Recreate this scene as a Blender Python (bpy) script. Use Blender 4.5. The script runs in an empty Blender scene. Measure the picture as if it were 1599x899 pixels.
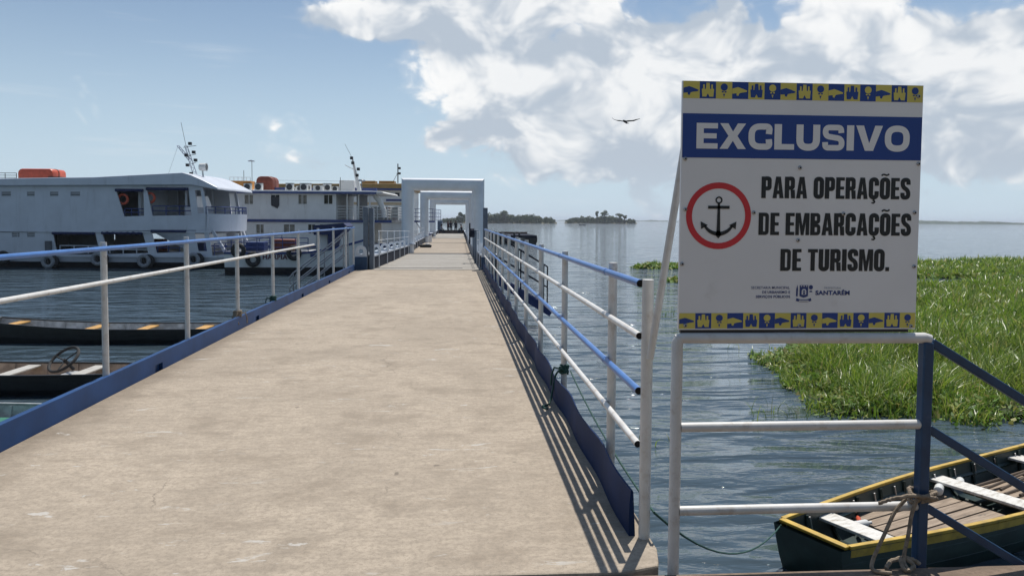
import bpy, bmesh, math, random
import numpy as np
from mathutils import Vector, Matrix
R = math.radians
random.seed(7); rng = np.random.default_rng(11)
S = bpy.context.scene
C = S.collection

# ------------------------------------------------------------------ camera
EYE = 1.45; FPX = 1200.0; PCX = 799.5; PCY = 405.9; IMW = 1599.0; IMH = 899.0
YAW = math.atan(89.5 / 1200.0); PIT = R(3.0); ROLL = 0.007
Fh = Vector((math.sin(YAW), math.cos(YAW), 0)); Rh = Vector((math.cos(YAW), -math.sin(YAW), 0)); Zv = Vector((0, 0, 1))
fw = Fh * math.cos(PIT) - Zv * math.sin(PIT); up0 = Fh * math.sin(PIT) + Zv * math.cos(PIT)
cr = Rh * math.cos(ROLL) + up0 * math.sin(ROLL); cu = up0 * math.cos(ROLL) - Rh * math.sin(ROLL)
cd = bpy.data.cameras.new('camera'); cam = bpy.data.objects.new('camera', cd); C.objects.link(cam)
cam.matrix_world = Matrix(((cr.x, cu.x, -fw.x, 0), (cr.y, cu.y, -fw.y, 0), (cr.z, cu.z, -fw.z, EYE), (0, 0, 0, 1)))
cd.sensor_width = 36.0; cd.lens = 36.0 * FPX / IMW
cd.shift_y = (PCY - IMH / 2) / IMW
cd.clip_start = 0.05; cd.clip_end = 30000
S.camera = cam
EYEV = Vector((0, 0, EYE))
def ray(x, y): return fw + cr * ((x - PCX) / FPX) + cu * ((PCY - y) / FPX)
def gp(x, y, z): d = ray(x, y); return EYEV + d * ((z - EYE) / d.z)          # a measured point on a level surface
def dp(x, y, D): d = ray(x, y); return EYEV + d * (D / d.dot(Fh))            # a measured point on an upright plane facing us

# ------------------------------------------------------------------ sun, sky, exposure
SUN_DIR = Vector((0.19, 0.42, 1.0)).normalized()
sun_el = math.asin(SUN_DIR.z); sun_az = math.atan2(SUN_DIR.x, SUN_DIR.y)
sl = bpy.data.lights.new('sun', 'SUN'); sl.energy = 5.0; sl.angle = R(0.53); sl.color = (1.0, 0.95, 0.87)
sun = bpy.data.objects.new('sun', sl); C.objects.link(sun)
sun.rotation_euler = (-SUN_DIR).to_track_quat('-Z', 'Y').to_euler(); sun.location = (20, 40, 90)

SKY_STRENGTH = 0.088
W = bpy.data.worlds.new('World'); S.world = W; W.use_nodes = True
nt = W.node_tree; nt.nodes.clear()
class G:
    """tiny node-graph writer"""
    def __init__(s, tree): s.t = tree
    def n(s, typ, **kw):
        nd = s.t.nodes.new(typ)
        for k, v in kw.items(): setattr(nd, k, v)
        return nd
    def put(s, sock, v):
        if isinstance(v, bpy.types.NodeSocket): s.t.links.new(v, sock)
        elif isinstance(v, (int, float)) and sock.type in ('RGBA',): sock.default_value = (v, v, v, 1)
        elif isinstance(v, (int, float)) and sock.type in ('VECTOR',): sock.default_value = (v, v, v)
        elif v is not None:
            sock.default_value = (*v, 1) if (sock.type == 'RGBA' and len(v) == 3) else v
    def m(s, op, a, b=None, c=None, clamp=False):
        nd = s.n('ShaderNodeMath', operation=op); nd.use_clamp = clamp
        for i, v in enumerate((a, b, c)):
            if v is not None: s.put(nd.inputs[i], v)
        return nd.outputs[0]
    def vm(s, op, a, b=None):
        nd = s.n('ShaderNodeVectorMath', operation=op); s.put(nd.inputs[0], a)
        if b is not None: s.put(nd.inputs[1], b)
        return nd.outputs[0]
    def mix(s, f, a, b, mode='MIX'):
        nd = s.n('ShaderNodeMix', data_type='RGBA', blend_type=mode)
        s.put(nd.inputs[0], f); s.put(nd.inputs[6], a); s.put(nd.inputs[7], b); return nd.outputs[2]
    def noise(s, vec, scale, detail=4, rough=0.5, dist=0.0, col=False):
        nd = s.n('ShaderNodeTexNoise'); s.put(nd.inputs['Vector'], vec); s.put(nd.inputs['Scale'], scale)
        nd.inputs['Detail'].default_value = detail; nd.inputs['Roughness'].default_value = rough; nd.inputs['Distortion'].default_value = dist
        return nd.outputs[1 if col else 0]
    def step(s, v, lo, hi, a=0.0, b=1.0):
        nd = s.n('ShaderNodeMapRange', interpolation_type='SMOOTHSTEP'); s.put(nd.inputs[0], v)
        for i, q in enumerate((lo, hi, a, b)): s.put(nd.inputs[i + 1], q)
        return nd.outputs[0]
    def scale(s, vec, sc, loc=(0, 0, 0)):
        nd = s.n('ShaderNodeMapping'); s.put(nd.inputs[0], vec); nd.inputs['Scale'].default_value = sc; nd.inputs['Location'].default_value = loc
        return nd.outputs[0]
g = G(nt)
sky = g.n('ShaderNodeTexSky', sky_type='NISHITA'); sky.sun_disc = False
sky.sun_elevation = sun_el; sky.sun_rotation = sun_az; sky.air_density = 1.0; sky.dust_density = 0.25; sky.ozone_density = 1.6; sky.altitude = 30
tc = g.n('ShaderNodeTexCoord'); sep = g.n('ShaderNodeSeparateXYZ'); g.put(sep.inputs[0], tc.outputs['Generated'])
az = g.m('ARCTAN2', sep.outputs[0], sep.outputs[1]); el = g.m('ARCSINE', sep.outputs[2])
def comb(x, y, z=0.0):
    nd = g.n('ShaderNodeCombineXYZ')
    for i, v in enumerate((x, y, z)): g.put(nd.inputs[i], v)
    return nd.outputs[0]
cv = comb(az, g.m('MULTIPLY', el, 1.35), 3.7)
cw = g.noise(cv, 7.0, 2, 0.5, col=True)
cv2 = g.vm('ADD', cv, g.vm('MULTIPLY', g.vm('SUBTRACT', cw, (0.5, 0.5, 0.5)), (0.10, 0.10, 0.0)))
vo = g.n('ShaderNodeTexVoronoi', feature='F1'); g.put(vo.inputs['Vector'], cv2); vo.inputs['Scale'].default_value = 13.0
vo.inputs['Detail'].default_value = 2.0; vo.inputs['Roughness'].default_value = 0.6; vo.inputs['Lacunarity'].default_value = 2.4
vo.normalize = True; puff = g.m('SUBTRACT', 0.30, vo.outputs['Distance'])
n0 = g.m('ADD', g.noise(cv2, 6.5, 8, 0.60), g.m('MULTIPLY', puff, 0.66))
lo0 = g.noise(cv2, 9.0, 4, 0.55); lo1 = g.noise(g.vm('ADD', cv2, (0.012, 0.042, 0.0)), 9.0, 4, 0.55)   # second sample a little nearer the sun
def blob(px, py, sx, sy, amp):
    a0 = (px - 710) / 1200.0; e0 = (343 - py) / 1200.0
    a = g.m('DIVIDE', g.m('SUBTRACT', az, a0), sx / 1200.0); e = g.m('DIVIDE', g.m('SUBTRACT', el, e0), sy / 1200.0)
    r2 = g.m('ADD', g.m('MULTIPLY', a, a), g.m('MULTIPLY', e, e))
    return g.m('MULTIPLY', g.m('EXPONENT', g.m('MULTIPLY', r2, -1.0)), amp)
bias = -0.20
for b in ((1230, 110, 430, 130, 0.46), (860, 130, 170, 120, 0.27), (690, 30, 150, 62, 0.40), (1540, 190, 260, 95, 0.32), (560, 52, 80, 24, 0.30),
          (1080, 240, 430, 95, 0.40), (880, 190, 140, 60, 0.16), (1520, 225, 200, 45, 0.2), (497, 132, 14, 12, 0.30), (875, 72, 42, 30, -0.15), (1500, 30, 100, 40, -0.34), (1590, 110, 60, 30, -0.22), (1000, 35, 60, 30, -0.16), (790, 215, 60, 22, -0.14)):
    bias = g.m('ADD', bias, blob(*b))
dens = g.m('ADD', g.m('SUBTRACT', n0, 0.5), bias)
alpha = g.m('MAXIMUM', g.step(dens, 0.0, 0.115), g.m('MULTIPLY', g.step(dens, -0.05, 0.10), 0.32))
lsum = g.m('ADD', g.m('MULTIPLY', g.m('SUBTRACT', lo0, lo1), 3.4), g.m('MULTIPLY', puff, 1.8))
fineb = g.m('MULTIPLY', g.m('SUBTRACT', n0, 0.5), 1.1)
lit = g.step(g.m('SUBTRACT', g.m('ADD', lsum, fineb), g.m('MULTIPLY', g.step(el, 0.15, 0.05), 0.22)), -0.50, 0.52)
thick = g.step(dens, 0.08, 0.42)
lit2 = g.m('MULTIPLY', lit, g.m('SUBTRACT', 1.0, g.m('MULTIPLY', thick, 0.18)))
ccol = g.mix(lit2, (5.6, 6.4, 7.4), (11.4, 11.4, 11.3))
# thin high veil streaks and the milky air low over the river
veil = g.noise(comb(g.m('MULTIPLY', az, 2.0), g.m('MULTIPLY', el, 22.0), 9.1), 2.2, 6, 0.6)
veil_a = g.m('MULTIPLY', g.step(veil, 0.56, 0.78), 0.30)
skyc = g.mix(g.step(el, -0.02, 0.30, 0.88, 0.12), sky.outputs[0], (6.3, 8.0, 9.6))
c1 = g.mix(veil_a, skyc, (8.6, 9.2, 9.8))
low = g.step(el, 0.0, 0.08, 0.50, 1.0)
c2 = g.mix(g.m('MULTIPLY', g.m('MULTIPLY', alpha, 0.96), low), c1, ccol)
bg = g.n('ShaderNodeBackground'); g.put(bg.inputs[0], c2); bg.inputs[1].default_value = SKY_STRENGTH
wo = g.n('ShaderNodeOutputWorld'); nt.links.new(bg.outputs[0], wo.inputs[0])
W.cycles.sampling_method = 'MANUAL'; W.cycles.sample_map_resolution = 512

vs = S.view_settings; vs.view_transform = 'Standard'; vs.look = 'None'; vs.exposure = 0.0; vs.gamma = 1.0; vs.use_curve_mapping = False
S.cycles.use_denoising = True; S.cycles.max_bounces = 7; S.cycles.diffuse_bounces = 3; S.cycles.glossy_bounces = 4
S.cycles.caustics_reflective = False; S.cycles.caustics_refractive = False; S.cycles.sample_clamp_indirect = 8.0

# ------------------------------------------------------------------ materials
MATS = {}
def mat(name, col, rough=0.5, metal=0.0, var=0.0, vscale=3.0, dirt=0.0, dirtcol=(0.10, 0.08, 0.06), streak=None, bump=0.0, bscale=60.0, spec=0.5, coat=0.0):
    """painted / plain surface: colour variation, patches or streaks of dirt, fine relief"""
    if name in MATS: return MATS[name]
    m = bpy.data.materials.new(name); m.use_nodes = True; MATS[name] = m
    t = m.node_tree; q = G(t); p = t.nodes['Principled BSDF']
    p.inputs['Roughness'].default_value = rough; p.inputs['Metallic'].default_value = metal
    p.inputs['Specular IOR Level'].default_value = spec; p.inputs['Coat Weight'].default_value = coat
    c = q.n('ShaderNodeTexCoord').outputs['Object']; colr = col
    if var: 
        f = q.noise(c, vscale, 6, 0.6); lo = tuple(max(0, x * (1 - var)) for x in col); hi = tuple(min(1, x * (1 + var)) for x in col)
        colr = q.mix(q.step(f, 0.3, 0.7), lo, hi)
    if dirt:
        vec = q.scale(c, streak) if streak else c
        f = q.noise(vec, vscale * 1.7, 8, 0.68)
        d = q.step(f, 0.66 - 0.22 * dirt, 0.80)
        colr = q.mix(q.m('MULTIPLY', d, min(1, 0.4 + dirt * 0.5)), colr, dirtcol)
        q.put(p.inputs['Roughness'], q.m('ADD', rough, q.m('MULTIPLY', d, 0.2)))
    q.put(p.inputs['Base Color'], colr)
    if bump:
        b = q.n('ShaderNodeBump'); b.inputs['Strength'].default_value = 0.6; b.inputs['Distance'].default_value = bump
        q.put(b.inputs['Height'], q.noise(c, bscale, 4, 0.6)); q.put(p.inputs['Normal'], b.outputs[0])
    return m
WHITE_RAIL = mat('white_rail_paint', (0.62, 0.61, 0.59), 0.40, var=0.08, vscale=7, dirt=0.75, dirtcol=(0.30, 0.21, 0.13), bump=0.0006, bscale=90)
BLUE_RAIL = mat('blue_rail_paint', (0.06, 0.165, 0.43), 0.36, var=0.12, vscale=9, dirt=0.25, dirtcol=(0.30, 0.36, 0.48), bump=0.0005)
BLUE_PLATE = mat('blue_plate_paint', (0.011, 0.050, 0.155), 0.5, spec=0.25, var=0.2, vscale=2.0, dirt=0.12, dirtcol=(0.16, 0.18, 0.26), bump=0.0012, bscale=25)
NAVY = mat('navy_post_paint', (0.014, 0.050, 0.115), 0.42, var=0.2, vscale=8, dirt=0.25, dirtcol=(0.10, 0.12, 0.17), bump=0.0006)
HOLE = mat('dark_hole', (0.006, 0.006, 0.007), 0.9)
SIGN_WHITE = mat('sign_white_sheet', (0.80, 0.80, 0.81), 0.42, var=0.03, vscale=2.0, dirt=0.12, dirtcol=(0.5, 0.48, 0.45))
SIGN_BLUE = mat('sign_blue_print', (0.014, 0.055, 0.27), 0.40, var=0.04)
SIGN_YELLOW = mat('sign_yellow_print', (0.66, 0.57, 0.13), 0.42, var=0.05)
SIGN_BLACK = mat('sign_black_print', (0.014, 0.017, 0.024), 0.42)
SIGN_RED = mat('sign_red_print', (0.62, 0.035, 0.05), 0.40, var=0.05)
SIGN_NAVY = mat('sign_navy_print', (0.03, 0.055, 0.20), 0.42)
SIGN_GREYBLUE = mat('sign_faint_print', (0.34, 0.38, 0.46), 0.42)
STEEL = mat('galvanised_steel', (0.42, 0.43, 0.45), 0.42, metal=0.7, var=0.15, vscale=12)
GREY_PAINT = mat('grey_arch_paint', (0.66, 0.69, 0.73), 0.34, var=0.06, vscale=1.6, dirt=0.28, dirtcol=(0.30, 0.31, 0.33), streak=(2.5, 2.5, 0.5))
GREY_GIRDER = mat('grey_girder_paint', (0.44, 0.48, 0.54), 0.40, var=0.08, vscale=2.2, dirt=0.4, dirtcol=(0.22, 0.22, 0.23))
SLATE = mat('slate_post_paint', (0.115, 0.15, 0.20), 0.42, var=0.15, vscale=5, dirt=0.25, dirtcol=(0.22, 0.19, 0.16))
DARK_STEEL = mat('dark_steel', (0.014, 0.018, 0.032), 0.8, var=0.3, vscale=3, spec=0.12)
ALU = mat('dull_aluminium', (0.30, 0.32, 0.35), 0.40, metal=0.5, var=0.15)
SHIP_WHITE = mat('ship_white_paint', (0.56, 0.59, 0.65), 0.36, var=0.06, vscale=0.9, dirt=0.6, dirtcol=(0.36, 0.37, 0.40), streak=(1.6, 1.6, 0.25), bump=0.004, bscale=1.6)
SHIP_WHITE2 = mat('ship_cream_paint', (0.70, 0.70, 0.69), 0.40, var=0.06, vscale=1.0, dirt=0.55, dirtcol=(0.40, 0.37, 0.33), streak=(1.5, 1.5, 0.25), bump=0.003, bscale=2.0)
SHIP_BLUE = mat('ship_blue_trim', (0.022, 0.045, 0.17), 0.42, var=0.2, vscale=2)
SHIP_BOOT = mat('ship_black_bottom', (0.012, 0.014, 0.018), 0.5, var=0.4, vscale=2, dirt=0.3, dirtcol=(0.06, 0.05, 0.04))
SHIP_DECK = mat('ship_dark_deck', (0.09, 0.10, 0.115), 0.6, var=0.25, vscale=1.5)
OCHRE = mat('ochre_trim_paint', (0.33, 0.20, 0.06), 0.5, var=0.12, dirt=0.2)
CURTAIN = mat('navy_rolled_curtain', (0.012, 0.022, 0.085), 0.75, var=0.25, vscale=8)
GLASS = mat('dark_window_glass', (0.02, 0.028, 0.035), 0.12, var=0.3, vscale=2)
RUBBER = mat('black_rubber', (0.022, 0.022, 0.023), 0.75, var=0.3, vscale=10)
TYRE_WHITE = mat('weathered_pale_tyre', (0.27, 0.28, 0.30), 0.7, var=0.25, vscale=9, dirt=0.4, dirtcol=(0.05, 0.05, 0.05))
ORANGE = mat('orange_plastic', (0.52, 0.085, 0.04), 0.45, var=0.14, vscale=4, dirt=0.2, dirtcol=(0.25, 0.09, 0.05))
ORANGE2 = mat('amber_boat_paint', (0.62, 0.27, 0.06), 0.5, var=0.12, vscale=4, dirt=0.25)
RUST = mat('rust_red_plastic', (0.17, 0.04, 0.022), 0.6, var=0.25, vscale=4)
ACWHITE = mat('air_conditioner_casing', (0.60, 0.61, 0.60), 0.5, var=0.06, dirt=0.3)
GRILLE = mat('dark_grille', (0.03, 0.033, 0.04), 0.6)
HULL_GREEN = mat('canoe_dark_green_paint', (0.014, 0.034, 0.032), 0.42, var=0.35, vscale=4, dirt=0.35, dirtcol=(0.07, 0.08, 0.07), bump=0.002, bscale=14)
HULL_BLACK = mat('canoe_black_pitch', (0.010, 0.012, 0.014), 0.45, var=0.4, vscale=4, dirt=0.2, dirtcol=(0.05, 0.05, 0.05), bump=0.002, bscale=14)
IN_GREY = mat('canoe_grey_inside', (0.38, 0.39, 0.40), 0.6, var=0.3, vscale=6, dirt=0.4, dirtcol=(0.035, 0.035, 0.04))
IN_TAUPE = mat('canoe_taupe_inside', (0.40, 0.32, 0.25), 0.65, var=0.25, vscale=6, dirt=0.4, dirtcol=(0.05, 0.045, 0.04))
IN_GREEN = mat('canoe_green_inside', (0.03, 0.15, 0.10), 0.55, var=0.3, vscale=5, dirt=0.3, dirtcol=(0.02, 0.05, 0.04))
YELLOW_GUN = mat('yellow_gunwale_paint', (0.46, 0.30, 0.04), 0.5, var=0.2, vscale=7, dirt=0.75, dirtcol=(0.15, 0.12, 0.06), bump=0.002, bscale=30)
GREY_GUN = mat('grey_gunwale_paint', (0.30, 0.32, 0.33), 0.5, var=0.2, vscale=7, dirt=0.4)
YEL_WOOD = mat('ochre_thwart_wood', (0.50, 0.28, 0.075), 0.55, var=0.15, vscale=7, dirt=0.2)
ROPE_TAN = mat('tan_rope', (0.24, 0.19, 0.14), 0.9, var=0.3, vscale=50, bump=0.004, bscale=160)
ROPE_GREEN = mat('dark_green_rope', (0.012, 0.06, 0.05), 0.8, var=0.3, vscale=60)
BARK = mat('tree_bark', (0.10, 0.075, 0.055), 0.9, var=0.3, vscale=2)
BIRD = mat('black_feathers', (0.012, 0.012, 0.014), 0.7, var=0.3)
BAGM = mat('black_bag_cloth', (0.015, 0.016, 0.02), 0.8, var=0.3)
def wood_mat(name, a, b, wornc, worn=0.4, axis=(1.2, 14, 14)):
    if name in MATS: return MATS[name]
    m = bpy.data.materials.new(name); m.use_nodes = True; MATS[name] = m; t = m.node_tree; q = G(t); p = t.nodes['Principled BSDF']
    c = q.n('ShaderNodeTexCoord').outputs['Object']; oi = q.n('ShaderNodeObjectInfo').outputs['Random']
    off = q.n('ShaderNodeCombineXYZ'); q.put(off.inputs[0], q.m('MULTIPLY', oi, 17.0)); q.put(off.inputs[1], q.m('MULTIPLY', oi, 5.0))
    v = q.scale(q.vm('ADD', c, off.outputs[0]), axis)
    gr = q.noise(v, 3.0, 8, 0.65); wr = q.noise(q.scale(q.vm('ADD', c, off.outputs[0]), (2, 6, 6)), 4.0, 6, 0.7)
    col = q.mix(q.step(gr, 0.3, 0.7), a, b); col = q.mix(q.step(wr, 0.62 - 0.25 * worn, 0.72), col, wornc)
    q.put(p.inputs['Base Color'], col); p.inputs['Roughness'].default_value = 0.8
    bm_ = q.n('ShaderNodeBump'); bm_.inputs['Distance'].default_value = 0.004; bm_.inputs['Strength'].default_value = 0.8; q.put(bm_.inputs['Height'], gr); q.put(p.inputs['Normal'], bm_.outputs[0])
    return m
PLANK = wood_mat('weathered_floor_plank', (0.19, 0.14, 0.10), (0.35, 0.275, 0.205), (0.13, 0.11, 0.09), 0.3)
BENCH = wood_mat('worn_white_bench', (0.56, 0.55, 0.52), (0.66, 0.65, 0.62), (0.33, 0.30, 0.25), 0.75)
BENCH_GREY = wood_mat('worn_grey_bench', (0.36, 0.35, 0.33), (0.46, 0.45, 0.42), (0.24, 0.21, 0.18), 0.5)

def concrete(name, base, dark, seed=0.0, scuff=1.0, edge=False):
    m = bpy.data.materials.new(name); m.use_nodes = True; t = m.node_tree; q = G(t); p = t.nodes['Principled BSDF']
    c = q.n('ShaderNodeTexCoord').outputs['Object']; c = q.vm('ADD', c, (seed, seed * 2.3, 0))
    big = q.noise(c, 0.55, 5, 0.55, 0.4); mid = q.noise(q.scale(c, (1.0, 1.15, 1)), 2.1, 9, 0.68); fine = q.noise(c, 38, 6, 0.75)
    col = q.mix(q.step(big, 0.30, 0.72), tuple(x * 0.86 for x in base), tuple(min(1, x * 1.08) for x in base))
    col = q.mix(q.m('MULTIPLY', q.step(mid, 0.46, 0.70), 0.70), col, dark)
    st = q.noise(q.scale(c, (0.8, 2.6, 1)), 3.2, 7, 0.68)                 # broom and wheel streaks across the walk
    col = q.mix(q.m('MULTIPLY', q.step(st, 0.50, 0.72), 0.45), col, tuple(x * 0.66 for x in base))
    blot = q.noise(c, 1.15, 8, 0.62, 0.6); col = q.mix(q.m('MULTIPLY', q.step(blot, 0.56, 0.65), 0.42), col, tuple(x * 0.62 for x in base))
    mot = q.noise(q.scale(c, (0.8, 1.5, 1)), 11, 6, 0.7); col = q.mix(q.m('MULTIPLY', q.step(mot, 0.44, 0.62), 0.46), col, tuple(x * 0.66 for x in base)); col = q.mix(q.m('MULTIPLY', q.step(mot, 0.50, 0.28), 0.30), col, tuple(min(1, x * 1.25) for x in base))
    col = q.mix(q.m('MULTIPLY', q.step(fine, 0.44, 0.62), 0.52), col, tuple(x * 0.55 for x in base))
    grit = q.noise(c, 150, 3, 0.8); col = q.mix(q.m('MULTIPLY', q.step(grit, 0.56, 0.68), 0.6), col, (0.10, 0.085, 0.07))
    sx_ = q.n('ShaderNodeSeparateXYZ'); q.put(sx_.inputs[0], c); eg = q.m('ADD', sx_.outputs[0], q.m('MULTIPLY', q.noise(c, 3.0, 5, 0.6), 0.5))
    if edge: col = q.mix(q.m('MULTIPLY', q.step(eg, -2.18, -2.52), 0.55), col, (0.13, 0.105, 0.08))     # silt gathered along the kerb
    drop = q.noise(c, 7.0, 2, 0.5); col = q.mix(q.m('MULTIPLY', q.step(drop, 0.735, 0.76), 0.65), col, (0.13, 0.11, 0.09))
    sc = q.noise(q.scale(c, (1.1, 3.4, 1)), 2.6, 8, 0.72, 0.8); reg = q.noise(c, 0.8, 3, 0.5)
    sm = q.m('MULTIPLY', q.step(sc, 0.61, 0.645), q.step(reg, 0.42, 0.54))
    col = q.mix(q.m('MULTIPLY', sm, 0.8 * scuff), col, (0.46, 0.44, 0.41))   # pale scuffs
    vor = q.n('ShaderNodeTexVoronoi', feature='DISTANCE_TO_EDGE'); q.put(vor.inputs['Vector'], q.vm('ADD', c, q.vm('MULTIPLY', q.noise(c, 2.5, 5, 0.6, col=True), (0.5, 0.5, 0)))); vor.inputs['Scale'].default_value = 0.42
    ck = q.m('MULTIPLY', q.m('LESS_THAN', vor.outputs['Distance'], 0.0016), q.step(q.noise(c, 0.9, 2, 0.5), 0.54, 0.62))
    col = q.mix(q.m('MULTIPLY', ck, 0.4), col, (0.10, 0.085, 0.07))           # hairline cracks
    q.put(p.inputs['Base Color'], col); p.inputs['Roughness'].default_value = 0.88; p.inputs['Specular IOR Level'].default_value = 0.25
    b = q.n('ShaderNodeBump'); b.inputs['Strength'].default_value = 0.55; b.inputs['Distance'].default_value = 0.006
    h = q.m('SUBTRACT', q.m('ADD', q.m('MULTIPLY', fine, 0.6), q.m('MULTIPLY', mid, 1.0)), q.m('MULTIPLY', ck, 0.6))
    q.put(b.inputs['Height'], h); q.put(p.inputs['Normal'], b.outputs[0]); MATS[name] = m
    return m
CONC = concrete('walkway_concrete', (0.400, 0.338, 0.268), (0.215, 0.176, 0.134), edge=True)
CONC_GREY = concrete('grey_panel_concrete', (0.345, 0.325, 0.295), (0.235, 0.22, 0.195), 31.0, 0.5)
CONC_TAN = concrete('tan_panel_concrete', (0.37, 0.315, 0.255), (0.25, 0.205, 0.165), 57.0, 0.4)
PIER_MAT = concrete('pier_edge_concrete', (0.21, 0.155, 0.115), (0.12, 0.085, 0.065), 83.0, 0.2)

def water_mat():
    m = bpy.data.materials.new('river_water'); m.use_nodes = True; t = m.node_tree; q = G(t); p = t.nodes['Principled BSDF']
    c = q.n('ShaderNodeTexCoord').outputs['Object']
    p.inputs['Base Color'].default_value = (0.046, 0.070, 0.090, 1); p.inputs['Roughness'].default_value = 0.045; p.inputs['IOR'].default_value = 1.333
    w1 = q.noise(q.scale(c, (0.5, 1.35, 1)), 0.8, 2, 0.4, 0.9)
    w2 = q.noise(q.scale(c, (0.9, 2.4, 1), (5, 3, 0)), 2.6, 3, 0.5, 0.5)
    w3 = q.noise(q.scale(c, (1, 1.7, 1), (1, 9, 0)), 9.0, 3, 0.5)
    gust = q.step(q.noise(q.scale(c, (0.05, 0.16, 1)), 1.0, 4, 0.6), 0.38, 0.64)
    h = q.m('ADD', q.m('MULTIPLY', w1, 0.28), q.m('MULTIPLY', w2, 0.034))
    h = q.m('ADD', h, q.m('MULTIPLY', q.m('MULTIPLY', w3, 0.004), q.m('ADD', 0.35, gust)))
    b = q.n('ShaderNodeBump'); b.inputs['Strength'].default_value = 1.0; b.inputs['Distance'].default_value = 1.0
    q.put(b.inputs['Height'], h)
    r1 = q.noise(q.scale(c, (0.8, 2.0, 1), (3, 7, 0)), 0.9, 2, 0.5, col=True); r2 = q.noise(q.scale(c, (0.9, 1.8, 1), (8, 2, 0)), 4.5, 2, 0.5, col=True)
    half = (0.5, 0.5, 0.5); sl1 = q.vm('MULTIPLY', q.vm('SUBTRACT', r1, half), (0.10, 0.20, 0.0)); calm = q.m('ADD', 0.35, q.m('MULTIPLY', gust, 1.0)); cv_ = q.n('ShaderNodeCombineXYZ'); q.put(cv_.inputs[0], q.m('MULTIPLY', calm, 0.09)); q.put(cv_.inputs[1], q.m('MULTIPLY', calm, 0.17)); sl2 = q.vm('MULTIPLY', q.vm('SUBTRACT', r2, half), cv_.outputs[0])
    nn = q.vm('NORMALIZE', q.vm('ADD', q.vm('ADD', b.outputs[0], sl1), sl2)); q.put(p.inputs['Normal'], nn); return m
WATER = water_mat()

def leaf_mat(name, cols, rough=0.5, trans=0.25):
    m = bpy.data.materials.new(name); m.use_nodes = True; t = m.node_tree; q = G(t); p = t.nodes['Principled BSDF']
    rp = q.n('ShaderNodeNewGeometry').outputs['Random Per Island']; rampn = q.n('ShaderNodeValToRGB'); cr_ = rampn.color_ramp
    for i, (pos, cc) in enumerate(cols):
        e = cr_.elements[i] if i < 2 else cr_.elements.new(pos); e.position = pos; e.color = (*cc, 1)
    q.put(rampn.inputs[0], rp)
    c = q.n('ShaderNodeTexCoord').outputs['Object']; col = q.mix(q.step(q.noise(c, 0.35, 4, 0.6), 0.35, 0.7), rampn.outputs[0], q.mix(0.35, rampn.outputs[0], (0.17, 0.20, 0.04)))
    q.put(p.inputs['Base Color'], col); p.inputs['Roughness'].default_value = rough
    tr = q.n('ShaderNodeBsdfTranslucent'); q.put(tr.inputs[0], col); mx = q.n('ShaderNodeMixShader'); mx.inputs[0].default_value = trans
    t.links.new(p.outputs[0], mx.inputs[1]); t.links.new(tr.outputs[0], mx.inputs[2]); t.links.new(mx.outputs[0], t.nodes['Material Output'].inputs[0])
    return m
GRASS = leaf_mat('river_grass_blades', [(0.0, (0.05, 0.125, 0.014)), (1.0, (0.44, 0.38, 0.16)), (0.40, (0.15, 0.275, 0.025)), (0.85, (0.29, 0.38, 0.05))], 0.36, 0.45)
PADS = leaf_mat('floating_leaf_pads', [(0.0, (0.07, 0.16, 0.022)), (1.0, (0.34, 0.30, 0.10)), (0.5, (0.13, 0.25, 0.03))], 0.62, 0.3)
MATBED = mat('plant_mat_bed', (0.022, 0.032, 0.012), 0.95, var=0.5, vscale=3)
PETAL = mat('pale_dry_leaf', (0.62, 0.60, 0.50), 0.5, var=0.2)
WOODS = leaf_mat('island_foliage', [(0.0, (0.022, 0.045, 0.016)), (1.0, (0.075, 0.105, 0.035)), (0.5, (0.042, 0.072, 0.024))], 0.6, 0.15)
FARG = mat('far_shore_foliage', (0.045, 0.07, 0.035), 0.95, var=0.3, vscale=0.02)
SOIL = mat('island_soil', (0.12, 0.11, 0.06), 0.95, var=0.3, vscale=0.1)

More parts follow.
